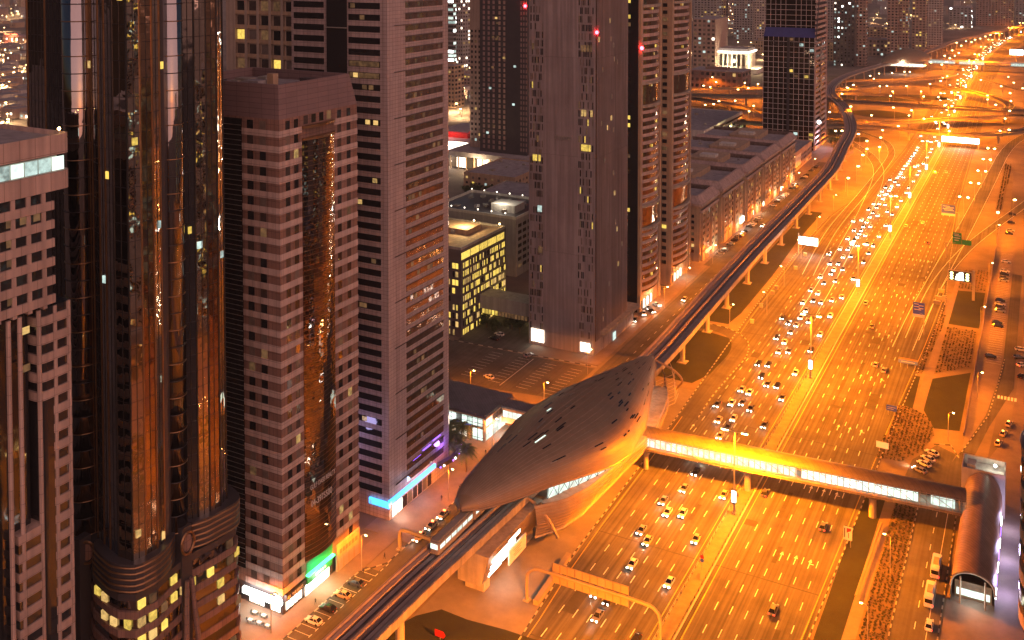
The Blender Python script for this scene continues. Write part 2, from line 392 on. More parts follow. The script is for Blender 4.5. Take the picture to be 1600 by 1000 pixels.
# barrier rail posts along the median
# lane markings
mk = MB().mat(paint)
Lw = 3.72
def lanes_left(y): return [medx(y) - 3.6 - Lw * k for k in range(1, 7)]
def lanes_right(y): return [medx(y) + 3.6 + Lw * k for k in range(1, 7)]
y = 100.
while y < 1500:
    for k in range(1, 7):
        for sgn in (-1, 1):
            x = medx(y) + sgn * (3.6 + Lw * k)
            if sgn > 0 and (x > interp(RIGHT, y) - 2.5): continue
            if sgn < 0 and (x < interp(LEFT, y) + 2.5): continue
            mk.box(x - .1, y, .0, x + .1, y + 3.4, .028)
    y += 9.6
for sgn, tab in ((-1, LEFT), (1, RIGHT)):
    for i in range(len(mpath) - 1):
        a, b = mpath[i], mpath[i + 1]
        if b.y > 2600: break
        for off in (3.4,):
            pa, pb = side(mpath, i, sgn * off, .028), side(mpath, i + 1, sgn * off, .028)
            mk.mat(ypaint).quad(pa, pb, pb + Vector((.25, 0, 0)), pa + Vector((.25, 0, 0)))
        if b.y < 900:
            xa, xb = interp(tab, a.y) - sgn * 1.2, interp(tab, b.y) - sgn * 1.2
            mk.mat(ypaint).quad((xa, a.y, .028), (xb, b.y, .028), (xb + .25, b.y, .028), (xa + .25, a.y, .028))
# arrows painted in the right-hand lanes
def arrow(x, y, s=1, turn=False):
    mk.mat(paint).box(x - .12, y, 0, x + .12, y + 3 * s, .029)
    mk.poly([(x - .5, y + 3 * s, .029), (x + .5, y + 3 * s, .029), (x, y + 4.6 * s, .029)])
    if turn: mk.box(x, y + 2.2, 0, x + 1.1, y + 2.5, .03)
for yy in (262, 300, 345, 392, 440, 496, 560):
    for k in (3, 4, 5): arrow(medx(yy) + 3.6 + Lw * (k + .5), yy, 1, k == 5)
for yy in (322, 470): arrow(medx(yy) - 3.6 - Lw * 6.4, yy)
# chevrons at the split of the exit road
for i in range(14):
    p = G(1437 + i * 3.1, 462 - i * 5.0)
    mk.quad((p.x - 1.6, p.y, .03), (p.x - 1.6, p.y + 1.1, .03), (p.x + .1, p.y + 2.2, .03), (p.x + .1, p.y + 1.1, .03))
    mk.quad((p.x + .1, p.y + 1.1, .03), (p.x + .1, p.y + 2.2, .03), (p.x + 1.8, p.y + 1.2, .03), (p.x + 1.8, p.y + .1, .03))
struct("lane_markings", mk)
pt = MB().mat(M("asphalt_patch", (.062, .058, .054), .9, var=.2, vs=.3, spec=.15)); rp = random.Random(17)
for k in range(46):
    yy = rp.uniform(170, 640); lane = rp.choice([-6, -5, -4, -3, -2, -1, 0, 1, 2, 3, 4, 5]); xx = medx(yy) + (3.8 + Lw * lane if lane >= 0 else -3.4 + Lw * lane)
    if xx > interp(RIGHT, yy) - 4: continue
    pt.box(xx, yy, 0, xx + rp.choice((1.2, 3.3)), yy + rp.uniform(2, 16), .0235)
for yy in (205, 252, 333, 371, 418, 455, 530, 610): pt.box(interp(LEFT, yy) + 1, yy, 0, interp(RIGHT, yy) - 1, yy + .35, .0245)
struct("road_patches", pt)

# striped kerbs (black and pale blocks)
kb = MB()
def kerb(pts, step=1.6, w=.32, h=.17):
    pts = [Vector(p) for p in pts]; k = 0
    for a, b in zip(pts, pts[1:]):
        d = b - a; n = max(1, int(d.length / step)); ang = math.atan2(d.y, d.x)
        for i in range(n):
            c = a + d * ((i + .5) / n); kb.mat(kerb_m if k % 2 else kerbdark).obox((c.x, c.y, 0), d.length / n, w, h, ang); k += 1
kerb([(interp(LEFT, yy) - .3, yy, 0) for yy in range(150, 640, 10)])
kerb([(interp(RIGHT, yy) + .3, yy, 0) for yy in range(150, 640, 10)])

# west side: plaza by the station, lawns, loop road, service street, pavement, car park
pl = MB()
pl.poly([(-133, 150, .03), (-106.6, 150, .03), (-106.6, 205, .03), (-109.6, 240, .03), (-111.2, 330, .03), (-112, 352, .03), (-133, 352, .03)])
struct("station_plaza", pl, paving)
gl = MB().mat(grassm)
gl.poly([tuple(G(a, b, .045)) for a, b in [(560, 1010), (650, 962), (690, 952), (730, 968), (790, 984), (850, 1004), (860, 1030), (700, 1060)]])
gl.poly([(-131, 358, .04), (-115, 358, .04), (-110.5, 372, .04), (-109, 392, .04), (-113, 408, .04), (-124, 411, .04), (-131, 411, .04)])
gl.poly([(-131, 424, .04), (-120, 424, .04), (-118.6, 440, .04), (-119, 500, .04), (-121.5, 570, .04), (-121.5, 640, .04), (-131, 640, .04)])
struct("west_lawn", gl)
# loop road that passes under the viaduct
lp = smooth_path([(-142, 416, 0), (-128, 417, 0), (-118, 415, 0), (-110.5, 407, 0), (-107.3, 393, 0), (-107.8, 375, 0), (-108.6, 350, 0), (-107.8, 330, 0)], 3)
lr = MB(); ribbon(lr, lp, -3.4, 3.4, .055); struct("loop_road", lr, asphalt2)
kerb([side(lp, i, -3.7) for i in range(0, len(lp), 2)])
st = MB(); st.quad((-151, 60, .03), (-138.2, 60, .03), (-138.2, 800, .03), (-151, 800, .03)); struct("service_street", st, asphalt2)
pv = MB().mat(pavepink)
pv.box(-161, 60, 0, -155.6, 195, .14); pv.box(-161, 195, 0, -155.2, 222, .14); pv.box(-166, 222, 0, -151.2, 300, .14); pv.box(-161, 356, 0, -152.5, 500, .14); pv.box(-163, 500, 0, -155, 840, .14)
pv.box(-200, 262, 0, -166, 300, .13)
pv.mat(paving).box(-179, 163, 0, -161, 181.5, .13)
struct("pavement", pv)
kerb([(-155.4, 150, 0), (-155.4, 205, 0), (-151, 212, 0), (-151, 300, 0)])
pk = MB(); pk.mat(asphalt2).quad((-155.4, 60, .034), (-151, 60, .034), (-151, 208, .034), (-155.2, 208, .034))
pk.quad((-216, 313, .034), (-152.6, 322, .034), (-152.6, 353, .034), (-216, 351, .034))
pk.quad((-260, 313, .03), (-216, 313, .03), (-216, 351, .03), (-240, 351, .03))
pk.quad((-215, 353, .034), (-185, 353, .034), (-185, 425, .034), (-215, 425, .034))
pk.quad((-155, 500, .034), (-150.9, 500, .034), (-150.9, 800, .034), (-155, 800, .034))
struct("car_park", pk)
bm = MB().mat(paint)
for i in range(24):                                   # bays beside the cafe and along the blocks
    yy = 172 + i * 2.6
    if yy < 206: bm.box(-155.2, yy, 0, -150.6, yy + .12, .04)
for i in range(60):
    yy = 165 + i * 2.4
    if yy < 212: bm.box(-150.7, yy, 0, -150.5, yy + 1.2, .04)
for i in range(70): bm.box(-155, 520 + i * 3.0, 0, -151, 520.12 + i * 3.0, .04)
for i in range(10):
    for x in (-196, -184, -172, -161): bm.box(x, 324 + i * 2.7, 0, x + 5, 324.13 + i * 2.7, .04)
bm.box(-178, 322, 0, -177.8, 350, .041)
bm.box(-155.2, 172.4, 0, -150.8, 172.6, .041); bm.box(-155.2, 170.6, 0, -150.8, 170.8, .041)
for k in range(6): bm.box(-155 + k * .75, 170.8 + (k % 2) * .8, 0, -154.4 + k * .75, 171.6 + (k % 2) * .8, .041)
for yy in range(150, 800, 8): bm.box(-144.7, yy, 0, -144.55, yy + 3, .04)
struct("parking_markings", bm)
kerb([(-216, 351.6, 0), (-152.6, 354.6, 0)], 2.2)

# east side: verge, sand path, planting, service road, car park
ev = MB().mat(grassm)
ev.poly([(-46.6, 60, .035), (-41.2, 60, .035), (-39.4, 290, .035), (-39.2, 316, .035), (-44.6, 316, .035), (-45.3, 290, .035)])
ev.poly([(-43.5, 372, .035), (-39.2, 375, .035), (-39.8, 405, .035), (-42.0, 405, .035)])
ev.poly([(-35.6, 375, .035), (-31, 362, .035), (-23.2, 364, .035), (-23.0, 418, .035), (-35.6, 405, .035)])
ev.poly([(-35.3, 470, .035), (-35, 520, .035), (-23, 522, .035), (-23, 470, .035)])
struct("east_lawn", ev)
pa = MB().mat(pavepink).poly([(-41, 60, .036), (-37.6, 60, .036), (-36.6, 300, .036), (-39.3, 300, .036)])
pa.poly([(-39.0, 372, .037), (-35.7, 372, .037), (-34.6, 540, .037), (-36.6, 540, .037)])
struct("sand_path", pa)
sr = MB().mat(asphalt2).poly([(-29.6, 60, .03), (-19.5, 60, .03), (-20, 330, .03), (-14.5, 372, .03), (-8, 410, .03), (-8, 560, .03), (-16, 560, .03), (-15.5, 420, .03), (-21.6, 350, .03), (-30.2, 310, .03)])
sr.poly([(-36, 322, .032), (-26, 322, .032), (-23, 346, .032), (-29, 350, .032), (-35, 336, .032)])
struct("service_road", sr)
kerb([(-29.9, 150, 0), (-30.3, 310, 0)]); kerb([(-19.4, 150, 0), (-20.2, 325, 0)])
kerb([(-21.8, 347, 0), (-15.2, 381, 0), (-13.2, 412, 0), (-11.9, 440, 0)])
kerb([(-30, 350, 0), (-25, 352, 0), (-22, 344, 0)])
ep = MB().mat(pavepink)
ep.poly([(-19.3, 60, .1), (20, 60, .1), (20, 380, .1), (-6, 380, .1), (-13, 350, .1), (-19.3, 318, .1)])
ep.poly([(-21.4, 350, .05), (-16, 381, .05), (-13.6, 412, .05), (-12.4, 440, .05), (-12.4, 660, .05), (-21.4, 660, .05)])
ep.poly([(-8, 380, .05), (30, 380, .05), (30, 900, .05), (-4, 900, .05), (-4, 560, .05), (-7, 410, .05)])
struct("east_pavement", ep)
em = MB().mat(paint)
for i in range(62): em.box(-18.6, 432 + i * 2.7, 0, -13.2, 432.12 + i * 2.7, .06)
for yy in range(160, 320, 9): em.box(-25.2, yy, 0, -25.0, yy + 3, .045)
for i in range(6): em.box(-13 + i * 1.1, 398, 0, -12.3 + i * 1.1, 401, .06)
em.box(-22.4, 160, 0, -22.25, 318, .045)
struct("east_parking_markings", em)
struct("striped_kerbs", kb)

struct("added_east_street", MB().quad((34, 60, .06), (56, 60, .06), (56, 900, .06), (34, 900, .06)), asphalt2)  # unseen street, added with its lamps so the glass towers mirror orange light
# planting beds: rows of low shrubs nobody could count
soilm = M("bed_soil", (.15, .105, .065), .95, var=.3, vs=.4)
def bed(name, poly, x0, x1, y0, y1, step, h, dens, seed, soil=sand):
    rnd = random.Random(seed); b = MB().mat(soilm).poly([(p[0], p[1], .06) for p in poly]); b.mat(shrubm)
    def inside(x, y):
        c = False; n = len(poly)
        for i in range(n):
            a, d = poly[i], poly[i - 1]
            if (a[1] > y) != (d[1] > y) and x < (d[0] - a[0]) * (y - a[1]) / (d[1] - a[1]) + a[0]: c = not c
        return c
    x = x0
    while x < x1:
        yy = y0
        while yy < y1:
            if rnd.random() < dens and inside(x, yy):
                for q in range(5):
                    a = rnd.random() * 6.28; r = h * (.5 + rnd.random() * .5); px, py = x + rnd.uniform(-.2, .2), yy + rnd.uniform(-.25, .25)
                    d = Vector((math.cos(a), math.sin(a), rnd.uniform(.3, 1.3))).normalized() * r; e = Vector((-math.sin(a), math.cos(a), 0)) * r * .45
                    p = Vector((px, py, .08)); b._add([p, p + d * .6 + e, p + d, p + d * .6 - e], [(0, 1, 2, 3)])
            yy += step * rnd.uniform(.8, 1.2)
        x += step * 1.25
    return struct(name, b, None, "stuff")
bed("shrub_rows", [(-37.3, 150), (-30.6, 150), (-31, 306), (-36.5, 306)], -37, -30.6, 150, 306, .95, .75, .93, 1)
bed("oval_shrub_bed", [(-45.6, 331.5), (-38, 333), (-33, 343), (-30.4, 357), (-32.5, 367), (-36, 372.5), (-41, 375.5), (-43.6, 375)], -46, -30, 331, 376, .95, .7, .85, 2)
bed("verge_shrub_bed", [(-42, 408), (-39.6, 408), (-36.8, 470), (-38.5, 500), (-39.6, 470)], -43, -36, 408, 500, .9, .6, .7, 3)
bed("middle_shrub_bed", [(-35.4, 410), (-23.2, 424), (-23.2, 466), (-35.2, 466)], -36, -23, 408, 466, .95, .6, .6, 4)
bed("north_shrub_bed", [(-35, 524), (-23, 524), (-22.5, 560), (-34, 556)], -36, -22, 524, 560, 1.1, .6, .6, 5)
bed("ramp_shrub_bed", [(-26, 700), (-22, 700), (-21, 860), (-26, 860)], -28, -21, 700, 860, 1.3, .9, .7, 6)

# slip roads and the flyovers of the interchange
def px_path(pts, z, step=10.): return smooth_path([G(a, b, z if not isinstance(z, (list, tuple)) else z[i]) for i, (a, b) in enumerate(pts)], step)
def slip(name, path, w, dz):
    b = MB().mat(asphalt); ribbon(b, path, -w / 2, w / 2, dz)
    b.mat(paint)
    for o in (-w / 2 + .5, w / 2 - .7): ribbon(b, path, o, o + .22, dz + .008)
    return struct(name, b)
slip("west_slip_road", px_path([(1305, 205), (1335, 226), (1362, 245), (1373, 272), (1356, 320), (1330, 370), (1292, 440), (1262, 490)], 0), 8.5, .035)
slip("west_ramp", px_path([(1338, 204), (1365, 213), (1385, 222), (1393, 240), (1380, 262), (1350, 300), (1300, 360), (1262, 430)], 0), 6.5, .04)
slip("east_slip_road", px_path([(1640, 198), (1598, 214), (1571, 237), (1545, 286), (1512, 349), (1478, 410), (1440, 480), (1410, 545)], 0), 9, .038)
slip("east_ramp", px_path([(1640, 290), (1588, 329), (1556, 352), (1508, 391), (1462, 448), (1425, 530)], 0), 6.5, .043)
def flyover(label, path, w, pier_step, h=1.1, lampstep=0):
    t = thing("flyover", label, "flyover", (path[0].x, path[0].y, 0))
    b = MB(); ribbon(b, path, -w / 2, w / 2, -h, 0); b.build("deck", concrete, t)
    b = MB(); ribbon(b, path, -w / 2 + .5, w / 2 - .5, .02); b.build("road_surface", asphalt, t)
    for s in (-1, 1):
        b = MB(); ribbon(b, path, s * w / 2 - .18, s * w / 2 + .18, -.6, 1.0); b.build("parapet", stripm, t)
    acc = 0
    for i in range(1, len(path) - 1):
        acc += (path[i] - path[i - 1]).length
        if acc > pier_step:
            acc = 0; p = path[i]
            if abs(p.x - medx(p.y)) < 27 and abs(p.x - medx(p.y)) > 4: continue
            b = MB().tube([(p.x, p.y, 0), (p.x, p.y, p.z - h - 1.2)], 1.1, 8); b.obox((p.x, p.y, p.z - h - 1.2), w * .75, 2.0, 1.2, 0); b.build("pier", concrete, t)
    return t
FLY = [("long lower flyover with the white lit sign hanging from its side, nearest of the interchange", [(1060, 183), (1140, 190), (1240, 196), (1340, 197), (1420, 203), (1480, 209), (1560, 209), (1620, 200), (1700, 185)], 9, 10),
       ("straight flyover crossing the highway behind the nearest one, curving up to the right", [(1060, 150), (1140, 163), (1240, 183), (1330, 189), (1420, 190), (1480, 186), (1600, 181), (1720, 172)], 8.5, 10),
       ("widest flyover across the middle of the interchange", [(1040, 148), (1140, 150), (1240, 152), (1320, 158), (1400, 163), (1480, 168), (1600, 174), (1720, 180)], 12, 17),
       ("high curved flyover bending down to the east loop", [(1040, 140), (1140, 138), (1240, 137), (1310, 140), (1375, 133), (1430, 132), (1480, 137), (1530, 146), (1560, 155), (1578, 165), (1570, 174)], 10, 9),
       ("short curved flyover merging behind the dark glass hotel tower", [(1240, 150), (1311, 147), (1360, 147), (1400, 150), (1450, 158)], 8, 8),
       ("far low flyover close under the distant metro station", [(1240, 132), (1330, 126), (1400, 125), (1450, 122), (1490, 117)], 6, 8)]
FLYP = []
for lab, pts, z, w in FLY:
    p = px_path(pts, z, 14); FLYP.append(p); flyover(lab, p, w, 62 if z < 12 else 75)
il = MB().mat(grassm)
for c, rx, ry in (((1375, 178), 30, 26), ((1360, 152), 60, 26), ((1130, 172), 22, 30), ((1345, 218), 6, 14), ((1440, 152), 30, 20), ((1240, 168), 28, 30)):
    g = G(*c); il.poly([(g.x + rx * math.cos(k * .4) * (1 + .1 * math.sin(k * 3)), g.y + ry * math.sin(k * .4), .02) for k in range(16)])
struct("interchange_lawn", il)
isand = MB().poly([G(1020, 205, .008), G(1440, 230, .008), G(1440, 118, .008), G(1200, 118, .008), G(1020, 128, .008)])
isand.poly([G(1520, 250, .01), G(1700, 300, .01), G(1700, 95, .01), G(1560, 95, .01)])
struct("interchange_ground", isand, sand)
slip("interchange_road", px_path([(1040, 170), (1120, 183), (1180, 190), (1260, 205), (1330, 215)], 0), 10, .03)
slip("interchange_loop_road", px_path([(1330, 112), (1420, 113), (1480, 108), (1520, 118), (1590, 140), (1660, 150)], 0), 9, .03)

# ================================================================== LAMPS
ORD = ["first", "second", "third", "fourth", "fifth", "sixth", "seventh", "eighth", "ninth", "tenth", "eleventh", "twelfth", "thirteenth", "fourteenth", "fifteenth", "sixteenth",
       "seventeenth", "eighteenth", "nineteenth", "twentieth", "twenty-first", "twenty-second", "twenty-third", "twenty-fourth", "twenty-fifth", "twenty-sixth", "twenty-seventh", "twenty-eighth", "twenty-ninth", "thirtieth"]
def make_mast(h=24.):
    t = thing("highway_mast", "m", "street lamp")
    MB().tube([(0, 0, 0), (0, 0, h * .5), (0, 0, h)], [.32, .24, .16], 10).build("pole", steelm, t)
    MB().tube([(-2.4, 0, h + .25), (0, 0, h), (2.4, 0, h + .25)], .09, 6).build("arm", steelm, t)
    MB().box(-.55, -.55, 0, .55, .55, .5).build("base", kerb_m, t)
    for s in (-1, 1):
        b = MB().mat(steelm).box(s * 2.0, -.35, h + .3, s * 3.9, .35, h + .55); b.mat(e_sod).box(s * 2.1, -.38, h + .05, s * 3.8, .38, h + .3)
        b.build("lamp_head", None, t)
        batwing(lamp("lamp_light", (s * 3, 0, h - .3), K_MAST / 2, SODIUM, t, 'POINT', .4).data)
    b = MB().mat(finm).box(-.75, -.35, 3.2, .75, .35, 7.2); b.mat(e_white).box(-.62, -.39, 3.6, .62, .39, 6.9); b.build("lit_advert_box", None, t)
    return t
mast0 = make_mast()
MY = [172, 278, 383.5, 492, 601, 692, 792, 892, 995, 1100, 1210, 1320, 1435, 1550, 1690, 1840, 2000, 2170, 2350, 2560]
for i, yy in enumerate(MY):
    lab = "tall double-armed highway mast on the median, " + ("below the nearest gantry" if i == 0 else "in front of the covered footbridge" if i == 1 else f"{ORD[i - 2]} one beyond the covered footbridge")
    if i == 0: mast0.location = (medx(yy), yy, .17); mast0["label"] = lab; mast0["group"] = "masts along the median"
    else: dup(mast0, (medx(yy), yy, .17), 0, lab, "masts along the median")
def make_post(h=10., arm=1.3, heads=1, energy=K_POST, col=SODIUM, em=None, big=1.):
    t = thing("street_lamp", "s", "street lamp"); em = em or e_sod
    MB().tube([(0, 0, 0), (0, 0, h - .6), (arm * .35, 0, h - .1), (arm, 0, h)] if arm else [(0, 0, 0), (0, 0, h)], [.13, .08, .06, .05] if arm else [.13, .07], 8).build("pole", steelm, t)
    for s in ([1] if heads == 1 else [-1, 1]):
        if s < 0: MB().tube([(0, 0, h - .5), (-arm, 0, h)], .05, 6).build("arm", steelm, t)
        b = MB().mat(steelm).box(s * (arm - .3), -.2, h + .08, s * (arm + .7 * big), .2, h + .2)
        b.mat(em).ball((s * (arm + .2), 0, h), .42 * big, .3 * big, .17 * big, 8, 5); b.build("lamp_head", None, t)
        batwing(lamp("lamp_light", (s * (arm + .2), 0, h - .5 * big), energy / heads, col, t, 'POINT', .3).data)
    return t
post0 = make_post(); P0 = [0]
def put(proto, used, loc, rz, label, group):
    if not used[0]:
        used[0] = 1; proto.location = loc; proto.rotation_euler = (0, 0, rz); proto["label"] = label; proto["group"] = group; return proto
    return dup(proto, loc, rz, label, group)
for i, (x, y) in enumerate([(-118.7, 421.8), (-108, 444), (-110, 486), (-112.5, 536), (-115, 590), (-116.5, 650), (-118.5, 705)]):
    put(post0, P0, (x, y, 0), R(180) if x > -115 else 0, f"single street lamp on the lawn beside the viaduct, {ORD[i]} beyond the station", "lamps on the west verge")
for i, (x, y, d) in enumerate([(-33.6, 200, 180), (-34, 238.4, 180), (-33.2, 270.4, 180), (-26, 354.2, 0), (-19.4, 394.2, 0), (-22.3, 470, 0), (-22.3, 540, 0), (-22.3, 620, 0)]):
    put(post0, P0, (x, y, 0), R(d), f"single street lamp {'in the shrub rows south of the footbridge' if y < 300 else 'by the east car park north of the footbridge'}, {ORD[i % 3 if y < 300 else i - 3]} going away", "lamps along the east service road")
for i, (x, y, lab) in enumerate([(-154.9, 205.8, "at the kerb in front of the brown striped tower's far corner"), (-154.4, 312, "behind the golden station, at the edge of the car park"), (-182.6, 308.5, "behind the lit glass pavilion roof"),
        (-152.9, 346.7, "near the foot of the ribbed grey tower"), (-156.8, 279.2, "in front of the glass pavilion door"), (-159.3, 176.3, "beside the cafe tables"), (-152.6, 245, "on the pavement by the taxi rank"), (-153, 120, "on the near pavement")]):
    put(post0, P0, (x, y, .1), R(0), "slim street lamp " + lab, "lamps on the west street")
for i, yy in enumerate([430, 462, 505, 555, 605, 655, 705, 760]):
    put(post0, P0, (-151.4, yy, .1), R(0), f"street lamp at the kerb of the apartment blocks, {ORD[i]} counting from the near end", "lamps along the apartment blocks")
for i in range(16): put(post0, P0, (33, 110 + i * 45, .05), 0, f"added street lamp on the unseen outer east street beyond the right edge, {ORD[i]} going away", "added lamps on the outer east street")  # out-of-view lamps added for orange reflections in the glass fronts
for i, (a, b) in enumerate([(1549, 232), (1542, 249), (1534, 267), (1523, 286), (1506, 308)]):
    g = G(a, b, 12)
    if i == 0:
        dbl = make_post(12, 2.2, 2, 6000, big=1.8); dbl.location = (g.x, g.y, 0); dbl["label"] = "twin-headed lamp beside the east slip road, farthest of its row of five"; dbl["group"] = "twin lamps on the east slip road"
    else: dup(dbl, (g.x, g.y, 0), 0, f"twin-headed lamp beside the east slip road, {['', 'fourth nearest', 'third nearest', 'second nearest', 'nearest'][i]} of its row of five", "twin lamps on the east slip road")
HD = [(1300 + a / 5.32, b / 5.32) for a, b in [(170, 705), (125, 730), (78, 780), (400, 718), (465, 715), (628, 716), (510, 760), (740, 760), (480, 795), (895, 775), (753, 802), (882, 808), (163, 887), (520, 895), (672, 918), (335, 958), (640, 958), (757, 985), (805, 697), (310, 630), (345, 655), (395, 612), (610, 598), (655, 598), (505, 605), (920, 645), (952, 632), (895, 673), (1230, 665), (1465, 640), (1515, 688), (1415, 717), (1490, 775), (1298, 793), (1292, 825), (1480, 838), (1350, 870), (1468, 922), (1437, 987), (1590, 735)]]
HD += [(1300 + a / 5.32, 180 + b / 5.32) for a, b in [(41, 132), (95, 130), (298, 213), (395, 262), (283, 278), (243, 330), (205, 425), (130, 525), (425, 127), (562, 92), (232, 157), (412, 185), (975, 130), (1388, 128), (1460, 120), (1505, 705), (1375, 812)]]
HD += [(1085 + a / 6.154, 100 + b / 6.154) for a, b in [(175, 128), (217, 175), (98, 208), (160, 220), (485, 180), (605, 190), (508, 232), (410, 245), (665, 230), (107, 395), (195, 387), (248, 357), (400, 352), (570, 400), (520, 453), (1288, 462), (1410, 287), (1520, 202), (1470, 228), (1513, 410)]]
far0 = make_post(12, 1.0, 1, 14000, big=2.6, em=e_sodf); FA = [0]
for i, (a, b) in enumerate(HD):
    g = G(a, b, 12 if b > 195 else 16)
    put(far0, FA, (g.x, g.y, 0 if b > 195 else 4), R(40 * i), "small glowing orange street lamp among the flyovers of the far interchange", "lamps of the interchange")
HF = [(1300 + a / 5.32, b / 5.32) for a, b in [(1030, 355), (1070, 380), (1115, 343), (1165, 350), (1196, 330), (1235, 320), (1272, 303), (1312, 290), (1358, 278), (1000, 420), (985, 485), (958, 515), (918, 537), (1018, 463), (930, 463), (1048, 440), (795, 500), (825, 520), (780, 545), (740, 500)]]
far1 = make_post(14, 1.0, 1, 15000, big=3.4, em=e_sodf); FB = [0]
for i, (a, b) in enumerate(HF):
    g = G(a, b, 14); put(far1, FB, (g.x, g.y, 0), R(50 * i), "distant orange street lamp along the far bend of the highway by the second viaduct", "lamps on the far bend")

# ================================================================== TOWERS BESIDE THE ROAD
def winkind(p, rnd, kinds=(e_warm, e_yel, e_cool, e_dim), dark=None):
    return rnd.choice(kinds) if rnd.random() < p else dark or rnd.choice((darkglass, darkglass, darkglass, duskglass, duskglass, blindm))
def round_rect(x0, y0, x1, y1, r, n=4):
    out = []
    for cx, cy, a0 in ((x1 - r, y0 + r, -90), (x1 - r, y1 - r, 0), (x0 + r, y1 - r, 90), (x0 + r, y0 + r, 180)):
        for k in range(n + 1): a = R(a0 + 90 * k / n); out.append((cx + r * math.cos(a), cy + r * math.sin(a)))
    return out

# --- pink office tower with balcony bands, nearest on the left
t = thing("balcony_tower", "pink concrete office tower with stepped balcony bands, nearest building on the left", "building", (-175, 108, 0)); rnd = random.Random(3)
MB().box(-196, 70, 0, -162.2, 116, 96.5).build("core_wall", darkglass, t)
MB().box(-196, 70, 96.5, -160.4, 120.0, 117.3).build("upper_core", darkglass, t)  # dark front brought forward to stand for shade between the balcony bands
MB().prism(round_rect(-196, 66, -160, 124, 1.3), 117.3, 120.8).build("lower_parapet", pinkc, t)
MB().prism(round_rect(-195, 67, -161.5, 122.6, 1), 120.8, 123.4).build("terrace_wall", whitec, t)
MB().prism(round_rect(-196, 66, -160, 124, 1.3), 123.9, 126.6).build("upper_parapet", pinkc, t)
b = MB().mat(pinkc)
for q in ((-160.3, 66.3, -160, 123), (-196, 123.7, -161, 124)): b.box(q[0], q[1], 126.6, q[2], q[3], 127.6)
b.build("roof_rim", None, t)
MB().prism(round_rect(-195.4, 66.6, -160.5, 123.5, 1), 126.6, 126.75).build("roof", roofm, t)
for i in range(19):
    o = bpy.data.objects.new("terrace_window", cube(e_cool if i % 3 else e_glass)); C.objects.link(o); o.parent = t
    o.location = (-160.4 + 175, 72 + i * 2.75 - 108, 122.2); o.scale = (.1, 2.45, 2.5)
b = MB().mat(roofm)
for i in range(7): b.box(-182 + (i % 3) * 6, 76 + i * 6, 126.7, -178 + (i % 3) * 6, 79 + i * 6, 128.4)
b.build("roof_units", None, t)
for k in (0, 1):
    MB().tube([(-160.6, 104 + k * 18, 126.6), (-160.6, 104 + k * 18, 128.3)], .08).build("roof_lamp_pole", steelm, t)
    MB().ball((-160.6, 104 + k * 18, 128.5), .28).build("roof_lamp", e_sod, t)
for i in range(6):
    z = 96.6 + i * 3.45
    MB().box(-163, 66, z, -160, 120.3, z + 1.62).build("balcony", pinkc, t)
for i in range(17): MB().box(-161.3, 69 + i * 3.05, 96, -160.1, 69.8 + i * 3.05, 117.3).build("pier", pinkc, t)
for i in range(28):
    z = -.2 + i * 3.45
    if z > 93.4: break
    MB().prism(round_rect(-192, 116.6 if z > 76 else 119.2, -160, 124.2, 1.5), z, z + 1.62).build("balcony", pinkc, t)
    if z < 56: MB().prism([(-166, 112), (-160, 112), (-160, 117.0), (-160.4, 117.4), (-166, 117.4)], z, z + 1.62).build("balcony", pinkc, t)
MB().prism(round_rect(-191.5, 117.1, -160.35, 123.8, 1.4), 0, 96).build("bay_glazing", darkglass, t)  # dark glass set forward, standing in for shade inside the open balconies
MB().box(-166, 112.2, 0, -160.3, 117.0, 56).build("bay_glazing", darkglass, t)
for (yy, z1) in ((120.3, 96), (123.2, 96), (117.0, 96), (113.2, 96), (111.0, 96)):
    MB().tube([(-160.45, yy, 0), (-160.45, yy, z1)], .42, 10).build("column", pinkc, t)
its = []
for i in range(27):
    for j in range(7):
        if rnd.random() < .07: its.append(((-160.33 if 98 + j * 2.6 > 112 and i < 15 else -162.15, 100 + j * 2.6, i * 3.45 + 2.8), (.1, 1.5, 1.3), rnd.choice((e_dim, e_warm, e_yel, e_dim))))
for i in range(6):
    for j in range(8):
        if rnd.random() < .25: its.append(((-160.33, 98 + j * 2.7, 96.6 + i * 3.45 + 2.7), (.1, 1.3, 1.3), e_dim))
panes(t, its)

# --- dark mirror-glass tower with rounded bays
t = thing("glass_tower", "dark mirror-glass tower with rounded bays, bronze cornice rings and round medallions", "building", (-175, 150, 0)); rnd = random.Random(5)
ZT, ZB = 205, 39
def arc(c, r, a0, a1, n=8): return [(c[0] + r * math.cos(R(a0 + (a1 - a0) * k / n)), c[1] + r * math.sin(R(a0 + (a1 - a0) * k / n))) for k in range(n + 1)]
bay1 = arc((-178, 140.2), 3.3, 185, 355, 12); bay2 = arc((-161.2, 149.3), 2.5, -85, 85, 10)
facets = [[(-197, 142), (-190, 141.2)], [(-190, 141.2), (-183, 141.0)], [(-174.7, 140.0), (-172.6, 139.0)], [(-172.6, 139.0), (-169, 137.6)], [(-169, 137.6), (-166.4, 136.9)], [(-166.4, 136.9), (-163, 136.0)], [(-163, 136), (-159.2, 136.2)],
          [(-159.2, 136.2), (-158.5, 138.9)], [(-158.5, 138.9), (-158.2, 141.7)], [(-158.2, 141.7), (-159, 144.3)], [(-159, 144.3), (-160.6, 146.8)],
          [(-160.8, 151.8), (-159.4, 154)], [(-159.4, 154), (-158.8, 156.8)], [(-158.8, 156.8), (-158.4, 159.5)], [(-158.4, 159.5), (-159.4, 162.3)], [(-159.4, 162.3), (-163, 164.6)]]
